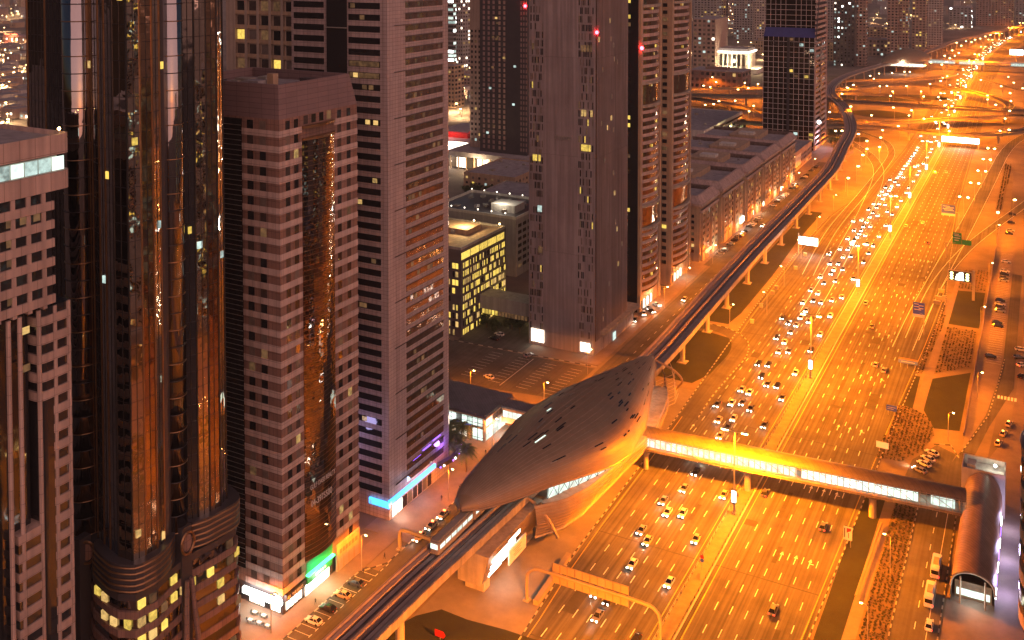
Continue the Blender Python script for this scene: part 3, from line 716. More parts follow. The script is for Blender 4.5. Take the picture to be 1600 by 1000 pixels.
for i, (a, c) in enumerate(facets):
    n = Vector((c[1] - a[1], a[0] - c[0], 0)).normalized() * .5
    MB().prism([a, c, (c[0] - n.x, c[1] - n.y), (a[0] - n.x, a[1] - n.y)], ZB, ZT).build("glass_panel", [mirrord, darkglass, mirrord, darkglass, mirrord, mirrord, mirror, mirror, bronze, mirror, darkglass, darkglass, mirror, bronze, mirror, mirrord][i], t)
for bay, m in ((bay1, mirrord), (bay2, mirrord)):
    MB().prism(bay, ZB, ZT).build("rounded_bay", m, t, True)
    for k in range(int((ZT - ZB) / 3.6)):
        MB().tube([(x, y, ZB + 3.6 * k) for x, y in bay], .11, 5).build("bay_ring", goldfin if k % 2 == 0 else finm, t)
MB().prism([(-196.8, 142.4), (-183, 141.6), (-172, 140), (-160, 137), (-159.6, 146), (-161.5, 150), (-160.3, 153), (-160.3, 163), (-164, 165), (-196.8, 172)], 0, ZT - .5).build("inner_wall", towd, t)
for (x, y) in [a for a, c in facets] + [facets[-1][1]]:
    MB().box(x - .16, y - .16, ZB, x + .16, y + .16, ZT).build("mullion", finm if rnd.random() < .6 else goldfin, t)
for k in range(int((ZT - ZB) / 3.6)):
    for fs in (facets[:2], facets[2:11], facets[11:]): MB().tube([(p[0], p[1], ZB + 3.6 * k) for p in [f[0] for f in fs] + [fs[-1][1]]], .06, 4, False).build("floor_line", finm, t)
for a, c in facets:
    n_ = max(1, int((Vector(c) - Vector(a)).length / 1.3))
    for q in range(1, n_): x, y = a[0] + (c[0] - a[0]) * q / n_, a[1] + (c[1] - a[1]) * q / n_; MB().box(x - .07, y - .07, ZB, x + .07, y + .07, ZT).build("mullion", finm, t)
its = []
for k in range(42):
    for a, c in facets:
        if rnd.random() < .03:
            u = rnd.uniform(.3, .7); x, y = a[0] + (c[0] - a[0]) * u, a[1] + (c[1] - a[1]) * u; n = Vector((c[1] - a[1], a[0] - c[0], 0)).normalized() * .02
            w = 1.2
            its.append(((x + n.x, y + n.y, ZB + 3.6 * k + 1.9), (w if abs(c[0] - a[0]) > abs(c[1] - a[1]) else .25, .25 if abs(c[0] - a[0]) > abs(c[1] - a[1]) else w, 1.5), rnd.choice((e_yel, e_warm, e_cool, e_yel))))
panes(t, its)
ringp = smooth_path([(-172, 137.6, 0), (-170.2, 135.7, 0), (-164.5, 134.0, 0), (-161.5, 133.8, 0), (-157.6, 135.4, 0), (-156.6, 138, 0), (-156.5, 140.6, 0), (-157.5, 144, 0), (-159.2, 147, 0)], 1)
ringq = smooth_path([(-158.9, 151.6, 0), (-157.6, 154, 0), (-157.0, 157, 0), (-156.5, 162.2, 0), (-158.5, 165, 0), (-164, 167, 0)], 1)
for k in range(5):
    for rp in (ringp, ringq): MB().tube([(p.x, p.y, 34 + k * 1.2) for p in rp], .2, 6).build("cornice_ring", goldfin, t)
for rp in (ringp, ringq):
    b = MB(); b.grid([[(p.x * .9975 - .42, p.y + .25, 33.6), (p.x * .9975 - .42, p.y + .25, 39.4), (-163, 150, 39.5)] for p in rp]); b.build("cornice_wall", towd, t)
for c, a in (((-157.7, 149.3, 36.6), 0), ((-173.4, 136.6, 36.8), -60)):
    nv = Vector((math.cos(R(a)), math.sin(R(a)), 0)); sv = Vector((-nv.y, nv.x, 0))
    MB().tube([Vector(c) + sv * 1.75 * math.cos(k * math.pi / 12) + Vector((0, 0, 2.3 * math.sin(k * math.pi / 12))) for k in range(25)], .3, 6, False).build("medallion_ring", goldfin, t)
    MB().poly([Vector(c) - nv * .1 + sv * 1.3 * math.cos(k * math.pi / 10) + Vector((0, 0, 1.8 * math.sin(k * math.pi / 10))) for k in range(20)]).build("medallion", brownb, t)
    MB().box(c[0] - 2.2, c[1] - 1.4, 0, c[0] - .3, c[1] + 1.4, 40).build("pier", towd, t)
podp = [(-186, 140), (-174, 138), (-170.6, 136.0), (-164.6, 134.5), (-161.3, 134.3), (-158.0, 135.8), (-157.0, 140.6), (-157.9, 144.2), (-158.6, 150), (-157.4, 156.8), (-156.9, 162.4), (-159, 165.2), (-186, 170)]
for k in range(9):
    z = 33.2 - k * 3.7; g = 1 + .0006 * k
    q = [(-170 + (x + 170) * (1 + .004 * k), 150 + (y - 150) * (1 + .006 * k)) for x, y in podp]
    MB().prism(q, z - 1.5, z).build("podium_band", brownb if k else towd, t); 
    MB().prism([(-170 + (x + 170) * .985, 150 + (y - 150) * .97) for x, y in q], z - 3.7, z - 1.5).build("podium_glazing", mirrord, t)
its = []
for k in range(8):
    z = 33.2 - k * 3.7 - 2.6
    q = [Vector((-170 + (x + 170) * (1 + .004 * k) * .99, 150 + (y - 150) * (1 + .006 * k) * .985, 0)) for x, y in podp[2:12]]
    for a, c in zip(q, q[1:]):
        n = max(1, int((c - a).length / 2.1))
        for i in range(n):
            p = a + (c - a) * ((i + .5) / n)
            if rnd.random() < (.75 if k == 1 else .25 if k in (0, 2) else .12):
                its.append(((p.x + .02, p.y - .02, z), (.5 if abs((c - a).y) > abs((c - a).x) else 1.6, 1.6 if abs((c - a).y) > abs((c - a).x) else .5, 1.7), rnd.choice((e_yel, e_yel, e_warm, e_dim, e_yel) if k < 3 else (e_dim, e_dim, e_warm))))
panes(t, its)
for s in (-1, 1):
    MB().tube([(-157.3, 149.2 + s * .6, 29), (-156.6, 149.2 + s * 1.6, 16), (-156.3, 149.2 + s * 2.9, 0)], [.5, .6, .75], 8).build("splayed_leg", brownb, t)

# --- beige gridded building behind
t = thing("gridded_building", "beige building with a deep grid of glazed loggias behind the brown tower's roof", "building", (-250, 285, 0)); rnd = random.Random(8)
MB().box(-264, 271, 0, -231, 300, 188).build("wall", beigew, t); b = MB()
its = []
for k in range(14):
    z = 114 + k * 5.2
    MB().box(-259.2, 270.2, z, -231.1, 271.2, z + 1.3).build("floor_slab", tanb, t)
    for i in range(5): its.append(((-256.3 + i * 5.7, 270.98, z + 2.9), (4.0, .2, 3.6), winkind(.22, rnd, (e_yel, e_dim, e_dim))))
for i in range(6): MB().box(-259.8 + i * 5.6, 270.1, 112, -258.6 + i * 5.6, 271.1, 188).build("pier", beigew, t)
panes(t, its)

# --- brown striped tower
t = thing("striped_tower", "brown tower with pale floor bands, curved dark glass strip and shops at its foot", "building", (-178, 197, 0)); rnd = random.Random(11)
x0, y0, x1, y1 = -197, 181.8, -160.5, 212.2; fh = 3.72
MB().box(x0, y0, 5.5, x1, y1, 121.5).build("wall", brownb, t)
MB().box(x0 + 1, y0 + 1, 0, x1 - .8, y1 - .6, 5.5).build("shopfront_wall", towd, t)
b = MB().mat(crownm); ins = 1.4
o = [(x0, y0), (x1, y0), (x1, y1), (x0, y1)]; i_ = [(x0 + ins, y0 + ins), (x1 - ins, y0 + ins), (x1 - ins, y1 - ins), (x0 + ins, y1 - ins)]
for k in range(4):
    a, c = o[k], o[(k + 1) % 4]; p, q = i_[k], i_[(k + 1) % 4]; b.quad((*a, 121.5), (*c, 121.5), (*q, 129.6), (*p, 129.6))
j_ = [(x0 + 2.2, y0 + 2.2), (x1 - 2.2, y0 + 2.2), (x1 - 2.2, y1 - 2.2), (x0 + 2.2, y1 - 2.2)]
for k in range(4):
    a, c = i_[k], i_[(k + 1) % 4]; p, q = j_[k], j_[(k + 1) % 4]; b.quad((*a, 129.6), (*c, 129.6), (*q, 129.6), (*p, 129.6)); b.quad((*p, 129.6), (*q, 129.6), (*q, 127), (*p, 127))
b.build("crown", None, t)
MB().box(x0 + 2.2, y0 + 2.2, 121.6, x1 - 2.2, y1 - 2.2, 127.05).build("roof", roofm, t)
for k in range(11):
    c = rnd.choice((roofm, steelm, concrete, towd)); xx, yy = rnd.uniform(x0 + 5, x1 - 8), rnd.uniform(y0 + 5, y1 - 7)
    MB().box(xx, yy, 127.05, xx + rnd.uniform(1, 5), yy + rnd.uniform(1, 4), 127.05 + rnd.uniform(.6, 1.9)).build("roof_unit", c, t)
MB().box(-176, 195, 127.05, -174, 197, 130.4).build("roof_stair", tanb, t)
for k in range(32):
    z = 5.6 + k * fh
    if z > 119: break
    MB().prism([(-172.3, y0 - .12), (x1 + .12, y0 - .12), (x1 + .12, 189.9), (x1 - .1, 189.9), (x1 - .1, y0 + .1), (-172.3, y0 + .1)], z, z + 1.55).build("floor_band", bandm, t)
    MB().box(x1 - .1, 202.5, z, x1 + .12, y1 + .1, z + 1.55).build("floor_band", bandm, t); MB().box(-197, y0 - .12, z, -183, y0 + .1, z + 1.55).build("floor_band", bandm, t)
its = []
for k in range(31):
    z = 5.6 + k * fh + 2.62
    for yy in (184.8, 187.9, 204.7, 208.6): its.append(((x1 + .0, yy, z), (.1, 1.55, 2.1), winkind(.05, rnd, (e_dim, e_dim, e_warm))))
    for xx in (-169.6, -165.6, -185.6, -189.6): its.append(((xx, y0 + .0, z), (1.9, .1, 2.1), winkind(.04, rnd, (e_dim, e_dim))))
its += [((x1, yy, 121.5 - 1.3), (.1, 1.6, 2.1), winkind(.3, rnd, (e_dim, e_warm))) for yy in (191.5, 194.5, 197.5, 200.5)]
panes(t, its)
gs = []
for k in range(9): a = k / 8; gs.append((x1 + .15 + 1.1 * math.sin(math.pi * a), 190.0 + 12.4 * a))
MB().prism(gs + [(x1 - .2, 202.4), (x1 - .2, 190)], 9.5, 115).build("curved_glass", M("strip_mirror", (.32, .26, .23), .03, metal=1, var=0, tilt=(1.55, 1.24, .035)), t)
b = MB()
for k in range(85): b.tube([(x, y, 9.5 + k * 1.24) for x, y in gs], .06, 4, False)
b.build("glass_strip_lines", goldfin, t)
for z in (115.2, 118.2): MB().prism([(x + .5, y) for x, y in gs] + [(x1 - .2, 202.4), (x1 - .2, 190)], z, z + .6).build("glass_strip_ledge", goldfin, t)
MB().box(-183.1, y0 - .25, 9, -172.2, y0 + .2, 121).build("side_glass", darkglass, t)
b = MB()
for k in range(90): b.box(-183.1, y0 - .33, 9 + k * 1.24, -172.2, y0 - .25, 9.07 + k * 1.24)
b.build("side_glass_lines", steelm, t)
text("GULF OASIS REALTY", 1.75, (x1 + 1.35, 190.7, 27.6), 'E', whitep, t, "lettering", .03, .62)
text("04-3975500", 2.3, (x1 + 1.35, 190.9, 23.2), 'E', whitep, t, "lettering", .03, .75)
# shops
MB().box(x1 - .8, 183, 3.4, x1 + .15, 190.2, 5.0).build("sign_board", towd, t)
text("ALL THE PERKS", 1.1, (x1 + .2, 183.3, 3.75), 'E', whitep, t, "lettering", .04, .78)
panes(t, [((x1 - .6, 184.2 + i * 1.55, 1.9), (.1, 1.15, 2.3), e_whs) for i in range(4)], "shop_window")
panes(t, [((x1 - .5, 191.6 + i * 1.9, 1.7), (.1, 1.8, 3.0), e_whs) for i in range(5)], "shop_window")
MB().box(x1 - .5, 190.6, 3.4, x1 + .3, 200.4, 5.3).build("sign_board", greenp, t)
for i in range(5): MB().box(x1 + .3, 193.6 + i * .9, 4.0, x1 + .36, 194.2 + i * .9, 4.7).build("faint_lettering", whitep, t)
b = MB().box(x1 - .5, 190.4, 5.6, x1 + .9, 200.8, 5.95); b.build("green_neon_strip", e_green, t)
MB().box(x1 - .3, 190.5, 6.3, x1 + .1, 200.8, 8.8).build("green_panel", greenp, t)
MB().box(x1 - .2, 202.4, .1, x1 + .3, 212, 6.6).build("shopfront_wall", tanb, t)
for i in range(4): MB().box(x1 + .28, 203.2 + i * 2.2, .3, x1 + .36, 204.9 + i * 2.2, 3.2).build("shutter", steelm, t)
for i in range(6): MB().box(x1 + .28, 203.6 + i * 1.3, 4.4, x1 + .4, 204.5 + i * 1.3, 5.5).build("faint_lettering", brownb, t)
lamp("shop_light", (x1 + 2.2, 195.5, 3.0), 900, (1, .9, .75), t, size=.8)
lamp("neon_light", (x1 + 2.2, 195.5, 5.4), 800, (.05, 1, .3), t, size=1)
MB().box(-172.6, y0 - 1.0, 3.3, -162.6, y0 - .2, 4.7).build("lit_fascia", e_white, t)
MB().tube([(-161.4, y0 - .9, 4.2), (-161.4, y0 - .4, 4.2)], 1.25, 16).build("round_lit_sign", e_white, t)
panes(t, [((-171.4 + i * 1.7, y0 + .95, 1.7), (1.3, .1, 2.8), e_whs if i != 3 else darkglass) for i in range(6)], "shop_window")
lamp("shop_light", (-166, y0 - 2.5, 4), 1100, (1, .93, .85), t, size=1)

# --- tall pink-grey tower
t = thing("ribbon_window_tower", "tall pink-grey tower with long ribbon windows and a blue lit canopy at its foot", "building", (-180, 243, 0)); rnd = random.Random(12)
x0, y0, x1, y1 = -196.5, 228.4, -162, 262.2; fh = 3.3
MB().box(x0, y0, 0, x1, 260.4, 178).build("wall", greyp, t)
MB().tube([(-165, 259.8, 0), (-165, 259.8, 178)], 3.0, 16).build("rounded_corner", bronze, t)
its = []
for k in range(52):
    z = 8.0 + k * fh
    its.append(((x1 + .0, 247.2, z), (.14, 20.0, 1.6), M("ribbon_glass", (.46, .34, .28), .08, metal=.9, var=.3, vs=.4, tilt=(1.4, 3.3, .035)) if k == 0 else MATS["ribbon_glass"]))
    its.append(((-170.0, y0, z), (11.0, .14, 1.75), darkglass)); its.append(((-190, y0, z), (11.2, .14, 1.75), darkglass))
panes(t, its)
for k in range(52):
    z = 8.0 + k * fh + .98
    MB().box(x1, 237 if k % 4 else 231.5, z, x1 + .3, 257.4, z + .08).build("sun_ledge", finm, t)
MB().box(-183.4, y0 - .1, 0, -176, y0 + .2, 178).build("glass_strip", darkglass, t)
for k in range(13): MB().box(-183.4, y0 - .6, 8 + k * 13.2, -176, y0 - .1, 8.25 + k * 13.2).build("ledge", steelm, t)
lit = []
for k in range(34):
    if rnd.random() < .5: lit.append(((-174 + rnd.random() * 8, y0 - .04, 8 + fh * rnd.randint(3, 45)), (1.6, .14, 1.3), rnd.choice((e_dim, e_dim, e_warm))))
    if rnd.random() < .6: lit.append(((x1 + .05, 239 + rnd.random() * 16, 8 + fh * rnd.randint(2, 45)), (.14, 1.4, 1.3), e_dim))
lit += [((-170, y0 - .03, 8 + fh * k), (10.4, .12, 1.5), e_dim) for k in (36, 37)]
panes(t, lit, "lit_window")
MB().box(x1 - .2, y0 - .3, 4.9, x1 + .6, 252, 6.1).build("blue_lit_canopy", e_blue, t)
MB().box(-168.6, y0 - .8, 3.9, x1 + .4, y0 - .25, 5.6).build("blue_lit_sign", e_blue, t)
text("S", 1.5, (-168.2, y0 - .9, 4.1), 'S', whitep, t, "lettering", .05)
cp = smooth_path([(x1 + 1.2, 252.5, 0), (x1 + 2.3, 258, 0), (x1 + 1.2, 264, 0), (x1 - 1.8, 269, 0), (-168, 272, 0)], 1.5)
b = MB(); ribbon(b, cp, -.7, .7, 4.6, 6.0); b.build("curved_canopy", towd, t)
for k in range(9): MB().ball((cp[k * len(cp) // 9].x + .75, cp[k * len(cp) // 9].y, 5.0), .3).build("canopy_lamp", e_white if k % 2 else e_violet, t)
for k in range(3): MB().box(x1, 240 + k * 5.5, 12.2 + k * .6, x1 + .3, 244.3 + k * 5.5, 12.34 + k * .6).build("violet_neon_strip", e_violet, t)
panes(t, [((x1 + .02, 231 + i * 2.6, 2.2), (.12, 2.0, 3.4), e_whs if i in (0, 1) else darkglass if i % 3 else e_dim) for i in range(8)], "shop_window")
lamp("canopy_light", (x1 + 3, 241, 5), 800, (.35, .6, 1), t, size=1.5); lamp("neon_light", (x1 + 1.8, 256, 10), 900, (.35, .15, 1), t, size=1)
lamp("shop_light", (x1 + 3, 231, 3), 700, (1, .85, .7), t, size=.6)
lamp("floor_light", (-175, y0 - 9, 22), 1500, (.6, .5, 1), t, size=2)

# --- ribbed grey tower
t = thing("ribbed_tower", "tall grey tower clad in narrow vertical strips with scattered slot windows", "building", (-172, 380, 0)); rnd = random.Random(13)
x0, y0, x1, y1 = -187.2, 364, -157, 398
MB().box(x0, y0, 0, x1 - .5, y1, 176).build("wall", greyrib, t)
MB().box(x1 - .5, y0 + .2, 6, x1, y1, 176).build("glass_front", bronze, t)
b = MB()
for i in range(49): xx = x0 + .3 + i * .616; b.box(xx, y0 - .1, 6, xx + .1, y0, 176)
b.build("vertical_ribs", greyrib, t)
b = MB()
for i in range(28): b.box(x1, y0 + .6 + i * 1.2, 6, x1 + .3, y0 + .72 + i * 1.2, 176)
b.build("vertical_fins", greyrib, t)
its = []
for k in range(48):
    z = 8 + k * 3.45
    for grp, n in ((x0 + .9, 9), (x1 - 7.6, 10)):
        i = 0
        while i < n:
            if rnd.random() < .5:
                w = 1; its.append(((grp + i * .66 + .1, y0 - .02, z), (.42, .26, 2.6), winkind(.05, rnd, (e_dim, e_dim, e_yel), rnd.choice((duskglass, blindm, darkglass)))))
            i += 1
for xa, za in ((x0 + 4.6, 57), (x0 + 5.6, 57), (x0 + 2.4, 78), (x0 + 3.4, 78), (x0 + 5, 78), (x1 - 6, 84), (x1 - 5, 84), (x1 - 4, 84), (x1 - 2.8, 84), (x0 + 4.9, 40), (x0 + 5.8, 40), (x1 - 6, 98), (x1 - 4.8, 98), (x1 - 2, 98), (x1 - 6.2, 124), (x1 - 5, 124), (x1 - 3.6, 124), (x1 - 2.4, 124), (x0 + 2, 124), (x0 + 4.2, 86)):
    its.append(((xa, y0 - .24, za), (.9, .2, 2.6), (e_yel if za in (78, 84) else e_warm if za == 98 else e_dim) if za != 57 else e_cool))
panes(t, its)
panes(t, [((x0 + 2 + i * 1.5, y0 - .3, 4), (1.2, .2, 5.2), e_whs) for i in range(4)] + [((x1 - 6 + i * 1.5, y0 - .3, 3), (1.2, .2, 3.6), e_whs) for i in range(3)], "shop_window")
lit = [((x1 + .1, y0 + rnd.uniform(2, 30), rnd.uniform(12, 140)), (.1, 1.1, 2), rnd.choice((e_dim, e_warm, e_dim))) for _ in range(22)]
panes(t, lit, "lit_window")
MB().box(x1 - 8, 373, 0, x1 - .2, 406, 5.2).build("entrance_block", greyrib, t)
MB().box(x1 - 7, 369, 7.3, x1 + 2.6, 407, 8.6).build("canopy", concrete, t)
MB().box(x1 + .1, 382, .3, x1 + .2, 385, 3.6).build("doorway", e_cool, t)
text("al yaqoon", 3.0, (x0 + 12.0, y0 - .5, 86.6), 'S', steelm, t, "lettering", .1, .62)
MB().ball((x1 + .2, y0 - .2, 130.6), .75).build("obstruction_lamp", e_red, t)

# --- two balcony towers
def balcony_tower(lab, y0, y1, xw, seed, hasdark):
    t = thing("apartment_tower", lab, "building", (-168, (y0 + y1) / 2, 0)); rnd = random.Random(seed)
    MB().box(xw, y0, 0, -159.6, y1, 178).build("wall", tanb if not hasdark else towb, t)
    if hasdark: MB().box(xw - .2, y0 - .2, 0, -160.2, y0 + .3, 178).build("dark_glass_side", darkglass, t)
    ya, yb = y0 + 4.5, y1 - 2
    pr = [(-159.6 + 2.3 * math.sin(math.pi * (k / 10)) ** .8, ya + (yb - ya) * k / 10) for k in range(11)]
    prb = [(-159.6 + 1.9 * math.sin(math.pi * (k / 10)) ** .8, ya + (yb - ya) * k / 10) for k in range(11)]
    MB().prism(prb + [(-160, yb), (-160, ya)], 8, 176).build("bay_glazing", bronze, t)
    for k in range(46):
        z = 9 + k * 3.5
        if k in (8, 9, 10, 24, 25, 26, 37, 38, 39): continue
        MB().prism(pr + [(-160, yb), (-160, ya)], z, z + 1.5).build("balcony", pinkc, t)
    for k in (8, 11, 24, 27, 37, 40):
        z = 9 + k * 3.5
        MB().prism([(x + .9, y) for x, y in pr] + [(-160.4, yb + 1), (-160.4, ya - 4)], z - .6, z + .7).build("cornice", concrete, t)
    MB().box(-160, y0 - .1, 0, -158.9, y0 + 1.6, 178).build("corner_pier", tanb, t); MB().box(-160, y1 - 1.6, 0, -158.9, y1 + .1, 178).build("corner_pier", tanb, t)
    its = []
    for k in range(46):
        z = 9 + k * 3.5 + 2.4
        its.append(((-159.5, y1 - .3, z), (.1, .0 + .9, 1.6), darkglass))
        its.append(((-162.6 if not hasdark else -165, y0 - .25, z), (2.2, .2, 1.7), winkind(.14, rnd, (e_yel, e_dim), darkglass)))
        if not hasdark: its.append(((-166.2, y0 - .05, z), (2.2, .2, 1.7), winkind(.1, rnd, (e_yel, e_dim), darkglass)))
        if rnd.random() < .5: its.append(((-157.55 + .0, (ya + yb) / 2 + rnd.uniform(-5, 5), z), (.12, 1.1, 1.3), rnd.choice((e_dim, e_warm, e_dim, e_yel))))
    panes(t, its)
    panes(t, [((-159.4, ya + i * 2.2, 2.5), (.2, 1.7, 3.6), e_whs if i % 2 else e_dim) for i in range(6)], "shop_window")
    lamp("shop_light", (-156.5, (ya + yb) / 2, 4), 1300, (1, .75, .45), t, size=.8)
    return t
ta = balcony_tower("dark-sided apartment tower with curved balconies, directly beyond the ribbed grey tower", 418.5, 445.5, -176, 21, True)
MB().ball((-158.2, 417.6, 120), .9).build("obstruction_lamp", e_red, ta)
balcony_tower("apartment tower with curved balconies and windowed tan side, second beyond the ribbed grey tower", 461, 490.5, -174, 22, False)

# ================================================================== LOW BUILDINGS BEHIND AND ALONG THE STREET
def ac_units(t, x0, y0, x1, y1, z, n, seed):
    rnd = random.Random(seed)
    for k in range(n):
        x, y = rnd.uniform(x0, x1 - 3), rnd.uniform(y0, y1 - 3)
        MB().box(x, y, z, x + rnd.uniform(1.2, 3.4), y + rnd.uniform(1.2, 3), z + rnd.uniform(.7, 1.8)).build("roof_unit", rnd.choice((steelm, roofm, concrete)), t)
def parapet(t, x0, y0, x1, y1, z, h, m, w=.4):
    b = MB().box(x0, y0, z, x1, y0 + w, z + h).box(x0, y1 - w, z, x1, y1, z + h).box(x0, y0 + w, z, x0 + w, y1 - w, z + h).box(x1 - w, y0 + w, z, x1, y1 - w, z + h)
    b.build("parapet", m, t)
# yellow-windowed block
t = thing("lit_office_block", "dark office block with scattered tall yellow lit windows and a lit roof terrace", "building", (-230, 375, 0)); rnd = random.Random(31)
MB().box(-246, 355.5, 0, -215, 395, 37.2).build("wall", M("dark_render", (.13, .11, .105), .7), t); MB().box(-245, 356.5, 37.2, -216, 394, 37.5).build("roof", tanb, t); parapet(t, -246, 355.5, -215, 395, 37.2, 1.1, towg)
its = []
for k in range(9):
    z = 30.2 - k * 3.55; y = 357.6
    while y < 394:
        if rnd.random() < .8: its.append(((-215, y, z), (.16, rnd.choice((.6, .6, 1.1)), 2.3), rnd.choice((e_yel, e_yel, e_warm)) if rnd.random() < .82 else darkglass))
        y += rnd.choice((1.15, 1.5, 1.15))
    for x in (-217, -218.6, -220.8, -222.6, -225, -227.5):
        if rnd.random() < .8: its.append(((x, 355.5, z), (rnd.choice((.8, 1.3)), .16, 2.3), rnd.choice((e_yel, e_warm)) if rnd.random() < .85 else darkglass))
panes(t, its)
panes(t, [((-215, 359.3 + i * 7.6, 34.4), (.3, 6.9, 2.9), e_yel) for i in range(5)], "terrace_window")
ac_units(t, -240, 362, -222, 384, 37.5, 8, 5); MB().box(-240, 376, 37.5, -224, 388, 39.6).build("roof_plant_room", tanb, t)
for x, y in ((-216.5, 392), (-230, 392), (-243, 370), (-226, 362)):
    MB().ball((x, y, 39.6), .35).build("roof_lamp", e_sod, t)
lamp("roof_light", (-228, 380, 43), 9000, (1, .7, .3), t, size=1)
MB().box(-215, 371, 8, -187.3, 381, 13.6).build("link_bridge", towg, t); panes(t, [((-213 + i * 1.6, 370.97, 7.0), (1.1, .2, 1.9), e_yel if i < 5 else e_dim) for i in range(14)], "link_window")
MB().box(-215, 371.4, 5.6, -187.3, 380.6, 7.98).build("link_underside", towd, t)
lamp("yard_light", (-204, 398, 5), 5000, (1, .66, .2), t, size=1)
# white block with roof terrace
t = thing("roof_terrace_building", "white building with a dark roof garden ringed by small lamps, behind the yellow-windowed block", "building", (-255, 456, 0))
MB().box(-282, 437, 0, -232, 478, 29).build("wall", towg, t); MB().box(-281, 438, 29, -233, 477, 29.2).build("roof", towd, t); parapet(t, -282, 437, -232, 478, 29, 1.4, whitec)
panes(t, [((-232, 441 + i * 5.2, 5 + k * 3.4), (.2, 3.6, 1.7), e_dim if (i + k) % 9 == 0 else e_yel if (i * 3 + k) % 17 == 0 else darkglass) for i in range(7) for k in range(7)])
ac_units(t, -276, 441, -236, 474, 29.2, 16, 9); MB().box(-252, 447, 29.2, -238, 458, 33).build("roof_pavilion", whitec, t)
for k in range(12):
    x, y = (-281 + k * 8, 476.6) if k < 6 else (-279 + (k - 6) * 8, 438.6); MB().ball((x, y, 31.2), .38).build("roof_lamp", e_whs, t)
lamp("roof_light", (-246, 446, 36), 4500, (1, .9, .7), t, size=1)
# sheds behind
def shed(lab, x0, y0, x1, y1, h, wm, n, seed, lit=.15):
    t = thing("low_building", lab, "building", ((x0 + x1) / 2, (y0 + y1) / 2, 0)); rnd = random.Random(seed)
    MB().box(x0, y0, 0, x1, y1, h).build("wall", wm, t); MB().box(x0 + .5, y0 + .5, h, x1 - .5, y1 - .5, h + .2).build("roof", roofm, t); parapet(t, x0, y0, x1, y1, h, .9, wm)
    its = []
    for k in range(max(1, int(h / 4))):
        for i in range(int((x1 - x0) / 5)): its.append(((x0 + 2.5 + i * 5, y0, 2.2 + k * 3.6), (1.7, .2, 1.6), winkind(lit, rnd)))
        for i in range(int((y1 - y0) / 5)): its.append(((x1, y0 + 2.5 + i * 5, 2.2 + k * 3.6), (.2, 1.7, 1.6), winkind(lit, rnd)))
    panes(t, its, cap=60)
    if n: ac_units(t, x0 + 2, y0 + 2, x1 - 2, y1 - 2, h + .2, n, seed)
    return t
shed("pink-lit low building with small square windows, farthest of the roofs left of the ribbed tower", -352, 586, -312, 640, 12, tanb, 6, 41)
shed("flat grey roof behind the lamp-ringed roof garden", -300, 505, -250, 552, 18, towg, 9, 42)
shed("low dark roof in the gap between the pink-grey tower and the lamp-ringed roof garden", -340, 470, -296, 520, 7, towd, 3, 43)
# dark checkered tower with lit foot
t = thing("checkered_tower", "dark tower with a checker of small pale panels above a brightly lit glass foot", "building", (-355, 668, 0)); rnd = random.Random(33)
MB().box(-392, 662, 14, -376, 690, 190).build("side_wing", towb, t); MB().box(-376, 650, 14, -336, 690, 190).build("wall", towd, t)
panelm = M("dusky_panel", (.30, .2, .18), .6)
its = []
for k in range(44):
    z = 18 + k * 3.9
    for i in range(3): its.append(((-372.5 + i * 4.2, 649.9, z), (1.7, .3, 2.5), panelm))
    for i in range(2): its.append(((-359 + i * 4.0, 649.9, z), (1.6, .3, 2.5), towb))
    for i in range(3): its.append(((-340.8 + i * 2.2, 649.9, z), (1.1, .3, 2.4), panelm))
panes(t, its, "pale_panel")
panes(t, [((-390 + i * 3.3, 661.9, 20 + k * 4), (1.5, .2, 2), winkind(.1, rnd)) for i in range(4) for k in range(22)] + [((-370 + rnd.random() * 30, 649.7, 20 + rnd.random() * 110), (2, .2, 1.6), rnd.choice((e_dim, e_cool, e_warm))) for _ in range(12)])
MB().box(-400, 640, 10.5, -333, 692, 14).build("podium_roof", roofm, t); MB().box(-398, 645, 0, -335, 690, 10.5).build("podium_core", towd, t)
panes(t, [((-396 + i * 4.6, 644.9, 5.0), (4.1, .2, 7.5), e_whs if i % 4 in (1, 2) else e_dim) for i in range(14)], "lobby_window")
for i in range(10): MB().box(-398 + i * 7, 642, 0, -397.2 + i * 7, 643, 10.5).build("column", tanb, t)
lamp("forecourt_light", (-372, 636, 7), 16000, (1, .72, .4), t, size=2); lamp("forecourt_light", (-345, 636, 7), 16000, (1, .72, .4), t, size=2)
MB().ball((-337, 649, 125), 1.2).build("obstruction_lamp", e_red, t)
# round mall building with red roof signs
t = thing("shopping_hall", "low rounded hall with white lit rim and red roof panels beside the pink-grey tower", "building", (-425, 690, 0))
ring = [(-418 + 24 * math.cos(R(a)), 668 + 22 * math.sin(R(a))) for a in range(180, 541, 24)]
MB().prism(ring[:-1], 0, 9).build("wall", towd, t); MB().prism([(x * 1.0 + (x + 418) * .06, y + (y - 668) * .06) for x, y in ring[:-1]], 9, 10.5).build("lit_rim", e_whs, t)
MB().box(-470, 690, 0, -395, 780, 9).build("rear_wall", towg, t); MB().box(-469, 691, 9, -396, 779, 9.3).build("rear_roof", roofm, t)
for k in range(2): MB().box(-452 + k * 22, 712 + k * 12, 9.3, -424 + k * 20, 718 + k * 12, 13).build("red_roof_panel", e_redsign if 0 else redp, t)
for k in range(8): MB().ball((-418 + 26 * math.cos(R(200 + k * 22)), 668 + 24 * math.sin(R(200 + k * 22)), 4), .6).build("wall_lamp", e_whs, t)
lamp("roof_light", (-440, 705, 22), 16000, (1, .35, .3), t, size=2); lamp("rim_light", (-405, 640, 8), 12000, (1, .85, .7), t, size=2)
